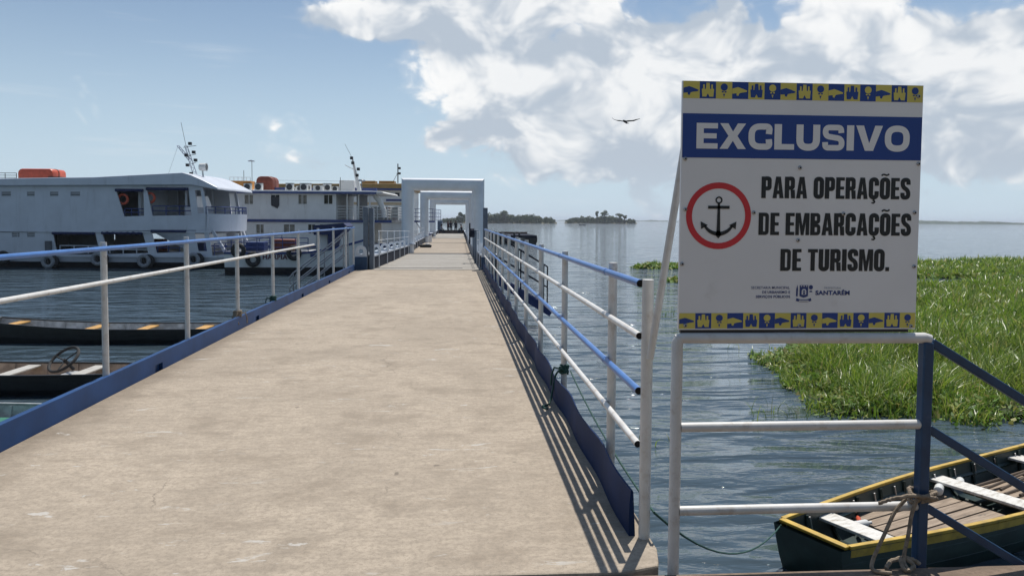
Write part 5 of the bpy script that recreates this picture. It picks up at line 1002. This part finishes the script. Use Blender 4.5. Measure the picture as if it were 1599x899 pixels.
for x in (q(492, 345)[0], q(530, 345)[0]):
    for y in (.3, BMH - .3): mb = MB(); mb.tube([(x, y, z0), (x, y, az0 - .1)], .025, 6); mb.build('awning_post', ALU, HB)
rail_run(HB, [(q(362, 345)[0], .12, z0), (q(480, 345)[0], .12, z0)], .75, SHIP_BLUE, 3, .022, 6)
box_part('engine_cover', HB, (q(420, 345)[0], .8, z0), (q(455, 345)[0], 2.0, z0 + .65), RUST, .05); box_part('locker', HB, (q(380, 345)[0], .6, z0), (q(408, 345)[0], 1.6, z0 + .5), SHIP_BLUE, .05)
for px, py, lb in ((372, 391, 'dark tyre fender on the stern quarter of the low blue-awning boat'), (395, 405, 'big black tyre fender amidships on the low blue-awning boat'), (459, 395, 'black tyre fender right of the boat name on the low boat')): tyre(lb, dp(px, py, 39.75), .28, .12, RUBBER, -YAW)
box_part('bow_mat', HB, (q(484, 345)[0], -.03, q(450, 401)[1]), (q(494, 345)[0], .0, q(450, 396)[1]), SHIP_BLUE)

# ================================================================== BIRD
bp = dp(976, 190, 48); bd = MB(); rg = []
for x, r_ in ((-.34, .02), (-.26, .05), (-.05, .085), (.14, .075), (.24, .04), (.30, .045), (.36, .03), (.41, .008)): rg.append([(r_ * math.cos(R(45 * k)), x, r_ * .9 * math.sin(R(45 * k))) for k in range(8)])
bd.loft(rg, True, True)
for sx, dih, tip in ((-1, .02, .13), (1, .22, .34)):
    pr_ = [(.04, 0, .20, -.16), (.28, dih * .28, .22, -.14), (.52, dih * .5, .15, -.16), (.74, tip * .62, .02, -.16), (.90, tip, -.12, -.19)]; rings = []
    for x, z, f, b_ in pr_: rings.append([(sx * x, f, z), (sx * x, (f + b_) / 2, z + .018), (sx * x, b_, z), (sx * x, (f + b_) / 2, z - .012)])
    bd.loft(rings, True, True)
bd.add([(-.05, -.25, 0), (.05, -.25, 0), (.12, -.50, -.01), (-.12, -.50, -.01), (-.05, -.25, -.015), (.05, -.25, -.015), (.12, -.50, -.02), (-.12, -.50, -.02)], [(0, 1, 2, 3), (7, 6, 5, 4), (0, 4, 5, 1), (1, 5, 6, 2), (2, 6, 7, 3), (3, 7, 4, 0)])
o = tag(bd.build('vulture', BIRD), 'black vulture gliding against the clouds with raised wings', 'bird'); o.location = bp; o.rotation_euler = (R(6), R(2), R(150))

# ================================================================== FLOATING GRASS
def inside(poly, x, y):
    n = len(poly); ins = np.zeros(len(x), bool); j = n - 1
    for i in range(n):
        xi, yi = poly[i]; xj, yj = poly[j]; c_ = ((yi > y) != (yj > y)) & (x < (xj - xi) * (y - yi) / (yj - yi + 1e-12) + xi); ins ^= c_; j = i
    return ins
def edge_dist(poly, x, y):
    d = np.full(len(x), 1e9)
    for i in range(len(poly)):
        a = np.array(poly[i - 1]); b = np.array(poly[i]); ab = b - a; t_ = np.clip(((x - a[0]) * ab[0] + (y - a[1]) * ab[1]) / (ab @ ab), 0, 1); d = np.minimum(d, np.hypot(x - a[0] - t_ * ab[0], y - a[1] - t_ * ab[1]))
    return d
def rough_poly(poly, step=0.5, amp=0.35):
    out = []
    for i in range(len(poly)):
        a = np.array(poly[i], float); b = np.array(poly[(i + 1) % len(poly)], float); L = np.hypot(*(b - a)); n = max(1, int(L / step)); nrm = np.array([b[1] - a[1], a[0] - b[0]]) / L
        for k in range(n): out.append(tuple(a + (b - a) * k / n + nrm * rng.normal(0, amp) * min(1, L / 3)))
    return out
def blades(P, h, w, lean, seg=3, z0=0.0):
    """P (n,2) roots -> arrays of verts / faces for curved tapering blades"""
    n = len(P); ang = rng.uniform(0, 2 * math.pi, n); dirx, diry = np.cos(ang), np.sin(ang); ori = ang + rng.normal(math.pi / 2, .5, n); wx, wy = np.cos(ori), np.sin(ori); V = np.zeros((n, 2 * seg + 1, 3))
    for k in range(seg + 1):
        s = k / seg; off = lean * h * s ** 1.9; x = P[:, 0] + dirx * off; y = P[:, 1] + diry * off; z = z0 + h * s * (1 - .38 * lean * s); ww = w * (1 - s) ** .6 * .5 if k < seg else 0
        if k < seg: V[:, 2 * k] = np.stack([x - wx * ww, y - wy * ww, z], 1); V[:, 2 * k + 1] = np.stack([x + wx * ww, y + wy * ww, z], 1)
        else: V[:, 2 * seg] = np.stack([x, y, z], 1)
    nv = 2 * seg + 1; base = (np.arange(n) * nv)[:, None]; quads = [np.concatenate([base + 2 * k, base + 2 * k + 1, base + 2 * k + 3, base + 2 * k + 2], 1) for k in range(seg - 1)]
    tri = np.concatenate([base + 2 * seg - 2, base + 2 * seg - 1, base + 2 * seg], 1); return V.reshape(-1, 3), quads, tri
def np_mesh(name, V, quads, tris, m):
    if len(V) == 0: return bpy.data.meshes.new(name)
    me = bpy.data.meshes.new(name); nq = sum(len(q_) for q_ in quads); loops = [q_.ravel() for q_ in quads] + [t_.ravel() for t_ in tris]; lt = np.concatenate([np.full(sum(len(q_) for q_ in quads), 4, np.int32), np.full(sum(len(t_) for t_ in tris), 3, np.int32)]); li = np.concatenate(loops).astype(np.int32)
    me.vertices.add(len(V)); me.vertices.foreach_set('co', V.astype(np.float32).ravel()); me.loops.add(len(li)); me.loops.foreach_set('vertex_index', li); me.polygons.add(len(lt)); me.polygons.foreach_set('loop_start', np.concatenate([[0], np.cumsum(lt)[:-1]]).astype(np.int32)); me.update(calc_edges=True); me.materials.append(m); return me
def leaf_quads(c, s, tilt=0.7):
    n = len(c); a = rng.uniform(0, 2 * math.pi, n); nz = np.stack([rng.normal(0, tilt, n), rng.normal(0, tilt, n), np.ones(n)], 1); nz /= np.linalg.norm(nz, axis=1)[:, None]; t1 = np.cross(nz, np.stack([np.cos(a), np.sin(a), np.zeros(n)], 1)); t1 /= np.linalg.norm(t1, axis=1)[:, None] + 1e-9; t2 = np.cross(nz, t1); s = np.asarray(s).reshape(-1, 1)
    V = np.stack([c - t1 * s, c + t2 * s * .55, c + t1 * s, c - t2 * s * .55], 1).reshape(-1, 3); return V, (np.arange(n) * 4)[:, None] + np.arange(4)
def meadow(name, label, poly, dens0, hmin, hmax, pads=True, bed=True):
    rp = rough_poly(poly, .45, .2); xs = [p[0] for p in rp]; ys = [p[1] for p in rp]; area = (max(xs) - min(xs)) * (max(ys) - min(ys)); n = int(min(area * dens0, 900000)); x = rng.uniform(min(xs), max(xs), n); y = rng.uniform(min(ys), max(ys), n); d = np.hypot(x, y)
    keep = rng.uniform(0, 1, n) < np.clip((12.0 / d) ** 1.25, 0, 1); keep &= (x < 3 + d * .95); x, y, d = x[keep], y[keep], d[keep]; k = inside(rp, x, y); x, y, d = x[k], y[k], d[k]; e = edge_dist(rp, x, y)
    clump = (.5 + .5 * np.sin(x * 1.3 + 2 * np.sin(y * .7)) * np.sin(y * 1.1 + 1.7 * np.sin(x * .6))) * (.6 + .4 * np.sin(x * 3.7 + y * 1.9) * np.sin(y * 3.1 - x * 1.3)); clump = np.clip(clump * 1.25, 0, 1); hh = (hmin + (hmax - hmin) * rng.beta(2, 2, len(x))) * (.38 + .72 * clump) * (.35 + .65 * np.clip(e / 1.3, 0, 1)); sparse = rng.uniform(0, 1, len(x)) < (.35 + .65 * np.clip(e / .8, 0, 1)) * (.45 + .55 * clump); x, y, d, hh, e = x[sparse], y[sparse], d[sparse], hh[sparse], e[sparse]
    w = rng.uniform(.012, .024, len(x)) * np.clip(d / 13, 1, 4.5); V, Q, T = blades(np.stack([x, y], 1), hh, w, rng.uniform(.15, 1.15, len(x)), 3, 0.0); V[:, 2] += WZ
    o = link(name, np_mesh(name, V, Q, [T], GRASS)); tag(o, label, 'grass', kind='stuff')
    if pads:
        m_ = ((e < .9) & (rng.uniform(0, 1, len(x)) < .8)) | (rng.uniform(0, 1, len(x)) < .05); m_ &= d < 60; px_, py_ = np.repeat(x[m_], 1), np.repeat(y[m_], 1); c_ = np.stack([px_ + rng.normal(0, .08, len(px_)), py_ + rng.normal(0, .08, len(px_)), WZ + rng.uniform(.02, .24, len(px_)) * np.clip(e[m_] / .5, .25, 1.1)], 1); V, Qd = leaf_quads(c_, rng.uniform(.03, .08, len(c_)) * np.clip(d[m_] / 14, 1, 3)); link('leaf_layer', np_mesh('leaf_layer', V, [Qd], [], PADS), o)['kind'] = 'stuff'
        k = rng.uniform(0, 1, len(x)) < .0003; k &= d < 60; c_ = np.stack([x[k], y[k], WZ + .05 + hh[k] * .35], 1); V, Qd = leaf_quads(c_, rng.uniform(.02, .045, len(c_)), .6); link('pale_dead_leaf', np_mesh('pale_dead_leaf', V, [Qd], [], PETAL), o)['kind'] = 'stuff'
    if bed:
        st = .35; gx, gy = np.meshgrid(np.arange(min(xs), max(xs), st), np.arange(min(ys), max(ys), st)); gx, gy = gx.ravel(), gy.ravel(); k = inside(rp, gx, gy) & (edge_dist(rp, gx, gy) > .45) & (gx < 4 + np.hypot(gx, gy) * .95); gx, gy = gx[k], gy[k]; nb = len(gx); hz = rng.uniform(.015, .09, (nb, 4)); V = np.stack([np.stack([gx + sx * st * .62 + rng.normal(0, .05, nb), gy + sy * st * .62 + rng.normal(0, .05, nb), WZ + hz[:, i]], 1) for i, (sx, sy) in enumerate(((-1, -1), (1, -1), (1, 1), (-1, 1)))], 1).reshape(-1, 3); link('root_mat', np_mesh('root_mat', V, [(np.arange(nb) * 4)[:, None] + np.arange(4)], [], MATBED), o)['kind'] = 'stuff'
    return o
meadow('floating_grass', 'bright green floating grass bank filling the water right of the sign', [(5.4, 11.3), (5.7, 12.6), (6.2, 14.2), (6.25, 15.9), (7.4, 17.0), (8.9, 18.8), (10.6, 21.5), (13.5, 27), (19, 33.0), (24.5, 35.0), (30, 36.2), (40, 37.0), (40, 14), (13, 10.2), (8.6, 10.5)], 820, .35, 1.15)
meadow('floating_grass', 'darker strip of floating grass beyond the narrow water channel at far right', [(19, 40.5), (26, 38.3), (33, 37.6), (44, 37.4), (62, 46), (62, 60), (42, 57.5), (30, 53.5), (21, 47.5)], 420, .4, .95)
meadow('floating_grass', 'small isolated grass island between the railing end and the sign brace', [(10.9, 46.6), (12.4, 45.9), (14.6, 46.3), (15.1, 47.6), (13.6, 48.9), (11.6, 48.5)], 1400, .35, .95)
meadow('floating_grass', 'little reed clump on the water just left of the sign edge', [(10.2, 36.2), (11.0, 35.5), (12.3, 35.7), (12.6, 36.8), (11.4, 37.5), (10.4, 37.2)], 1000, .3, .9)
for lb, px, py, n, sp in (('sparse sprig of weed standing in the water low beside the sign post', 1042, 492, 26, .22), ('few broken reed stems in the water between railing and sign', 1010, 690, 9, .16), ('bent reed stems arching over the water left of the grass bank', 1172, 545, 14, .35), ('loose weed stems floating off the front of the grass bank', 1225, 650, 26, .55)):
    c_ = gp(px, py, WZ); Pn = np.stack([rng.normal(c_.x, sp, n), rng.normal(c_.y, sp * .6, n)], 1); V, Q, T = blades(Pn, rng.uniform(.12, .45, n), np.full(n, .014), rng.uniform(.2, 1.5, n), 4, WZ - .02); tag(link('water_weed', np_mesh('water_weed', V, Q, [T], GRASS)), lb, 'weed', kind='stuff')

# ================================================================== ISLANDS AND FAR SHORE
def crown_cloud(cx, cy, cz, rx, ry, rz, n):
    u = rng.normal(0, 1, (n, 3)); u /= np.linalg.norm(u, axis=1)[:, None]; rr = rng.uniform(.55, 1.05, n) ** .6; return np.stack([cx + u[:, 0] * rx * rr, cy + u[:, 1] * ry * rr, cz + u[:, 2] * rz * rr], 1)
def island(name_g, label, D, px0, px1, prof, dep=40):
    """prof: list of (px, top py) giving the canopy skyline"""
    a = dp(px0, 343, D).dot(Rh); b = dp(px1, 343, D).dot(Rh); c0 = Fh * D
    mb = MB(); n = 24; rings = []
    for k in range(n + 1):
        s = k / n; r_ = math.sin(math.pi * min(1, max(0, s))) ** .5 * dep / 2 + .5; p = c0 + Rh * (a + (b - a) * s) + Fh * dep / 2; rings.append([tuple(p - Fh * r_ + Zv * (WZ - .3)), tuple(p - Fh * r_ * .8 + Zv * (WZ + .5)), tuple(p + Zv * (WZ + 1.1)), tuple(p + Fh * r_ + Zv * (WZ - .3))])
    mb.loft(rings); struct(mb.build(name_g, SOIL))
    C_ = []; S_ = []
    pxs = np.arange(prof[0][0], prof[-1][0], 2.6); tops = np.interp(pxs, [p[0] for p in prof], [p[1] for p in prof])
    for px, tp in zip(pxs, tops):
        for row in range(3):
            t_ = max(1.0, (dp(px, tp, D).z - WZ) * .80) * rng.uniform(.62, 1.05) * (1 - .12 * row) ; p = dp(px + rng.uniform(-2.5, 2.5), 343, D); p = p + Fh * (6 + row * 9 + rng.uniform(-3, 3)); rz = t_ * rng.uniform(.28, .42); rx = max(1.2, t_ * rng.uniform(.25, .42)); m_ = 110
            C_.append(crown_cloud(p.x, p.y, WZ + t_ - rz, rx, rx, rz, m_)); S_.append(np.full(m_, .16 * rx + .25))
            low_ = crown_cloud(p.x, p.y - 2, WZ + t_ * .3, rx * .9, rx * .9, t_ * .3, 45); C_.append(low_); S_.append(np.full(45, .5))
    V, Qd = leaf_quads(np.concatenate(C_), np.concatenate(S_), 1.2); return tag(link('island_wood', np_mesh('island_wood', V, [Qd], [], WOODS)), label, 'trees', kind='stuff')
island('island', 'dense low green wood on the island right behind the bridge arches', 620, 688, 872, [(688, 340), (704, 337), (716, 332), (722, 329), (735, 328), (760, 328), (778, 329), (787, 327.5), (800, 330), (815, 329), (830, 331), (846, 333), (858, 335), (866, 339)])
island('island', 'wooded low island with scattered trees in the middle distance', 700, 884, 1000, [(888, 339), (897, 336), (910, 334.5), (925, 334), (938, 333), (950, 332), (962, 334), (975, 336.5), (984, 339.5), (994, 341)])
def far_tree(label, D, px, py_top, spread, lean=0.0):
    b = dp(px, 343, D) + Fh * 4; h = dp(px, py_top, D).z - WZ; t = thing('tree', label, 'tree', (b.x, b.y, WZ + .6)); hh = h - .6
    mb = MB(); mb.tube([(0, 0, -.8), (lean * .4, 0, hh * .4), (lean, 0, hh * .75)], [.4, .3, .15], 8)
    for k in range(6): a_ = k * 1.05; mb.tube([(lean * .6, 0, hh * .5), (lean + spread * .55 * math.cos(a_), spread * .5 * math.sin(a_), hh * rng.uniform(.68, .88))], [.18, .06], 6)
    mb.build('trunk', BARK, t); C_ = []
    for k in range(9): a_ = rng.uniform(0, 6.28); r_ = spread * rng.uniform(.1, .85); C_.append(crown_cloud(lean + r_ * math.cos(a_), r_ * math.sin(a_), hh * rng.uniform(.62, .92), spread * .38, spread * .38, hh * .10, 90))
    c_ = np.concatenate(C_); V, Qd = leaf_quads(c_, np.full(len(c_), .42), 1.2); link('crown', np_mesh('crown', V, [Qd], [], WOODS), t)
far_tree('tallest flat-topped tree on the island in the middle distance', 700, 945, 328, 4.2)
far_tree('tall thin tree sticking up left of the tallest one on that island', 700, 932.5, 329.5, 1.7)
far_tree('spreading tree right of the tallest one toward the island tip', 700, 968, 333, 4.0, .8)
far_tree('lone low tree at the right tip of the middle island', 700, 976, 336, 2.6)
far_tree('dark tree standing a little above the wood near the bridge', 620, 787, 328.5, 3.6)
far_tree('rounded tree crowning the island wood seen through the arches', 620, 719, 330.5, 3.0)
def shore(label, D, px0, px1, hpx, seed):
    rd = np.random.default_rng(seed); n = 260; rings = []; f1, f2 = rd.uniform(0, 6, 2)
    for k in range(n + 1):
        s = k / n; px = px0 + (px1 - px0) * s; h = hpx * D / 1200 * (.62 + .2 * math.sin(s * 23 + f1) + .12 * math.sin(s * 61 + f2) + rd.uniform(-.12, .12)) * min(1, 8 * s + .15, 8 * (1 - s) + .15); p = dp(px, 343, D)
        rings.append([(p.x, p.y, WZ - 1), tuple(Vector((p.x, p.y, WZ + h * .8)) + Fh * 10), tuple(Vector((p.x, p.y, WZ + h)) + Fh * 40), tuple(Vector((p.x, p.y, WZ - 1)) + Fh * 120)])
    mb = MB(); mb.loft(rings, False, True); o = mb.build('far_shore', FARG, smooth=0); return struct(o)
shore('', 1700, 1330, 2600, 6.4, 4); shore('', 2900, 860, 1100, 2.4, 5); shore('', 2600, -900, 700, 3.2, 6)
db_ = dp(909, 343.5, 430); t = thing('distant_boat', 'tiny dark boat on the open water in front of the middle island', 'boat', (db_.x, db_.y, WZ), R(4)); rings = []
for x, w, z in ((-1.8, .5, .5), (-.9, .7, .4), (.6, .7, .42), (1.5, .35, .55), (2.0, .05, .75)): rings.append([(x, -w, z), (x, -w * .6, -.1), (x, w * .6, -.1), (x, w, z)])
mb = MB(); mb.loft(rings, True, True); mb.build('hull', SHIP_BOOT, t); mb = MB(); mb.box((-1.2, -.6, 1.3), (.7, .6, 1.38)); mb.build('canopy', SHIP_DECK, t)
for x in (-1.1, .6):
    for y in (-.5, .5): mb = MB(); mb.tube([(x, y, .3), (x, y, 1.3)], .04, 6); mb.build('post', SHIP_BOOT, t)

# ================================================================== HAZE over the river
mh = bpy.data.materials.new('river_haze'); mh.use_nodes = True; th_ = mh.node_tree; th_.nodes.clear(); ov = th_.nodes.new('ShaderNodeOutputMaterial'); pv = th_.nodes.new('ShaderNodeVolumePrincipled'); pv.inputs['Color'].default_value = (.80, .88, 1.0, 1); pv.inputs['Density'].default_value = 0.0002; pv.inputs['Anisotropy'].default_value = 0.2; th_.links.new(pv.outputs[0], ov.inputs['Volume'])

mb = MB(); mb.box((-9000, -640, -3.3), (9000, 9000, 24)); hz_ = mb.build('haze', mh, smooth=0); hz_['kind'] = 'stuff'; hz_['label'] = 'thin bluish river haze between here and the far shore'; hz_['category'] = 'haze'
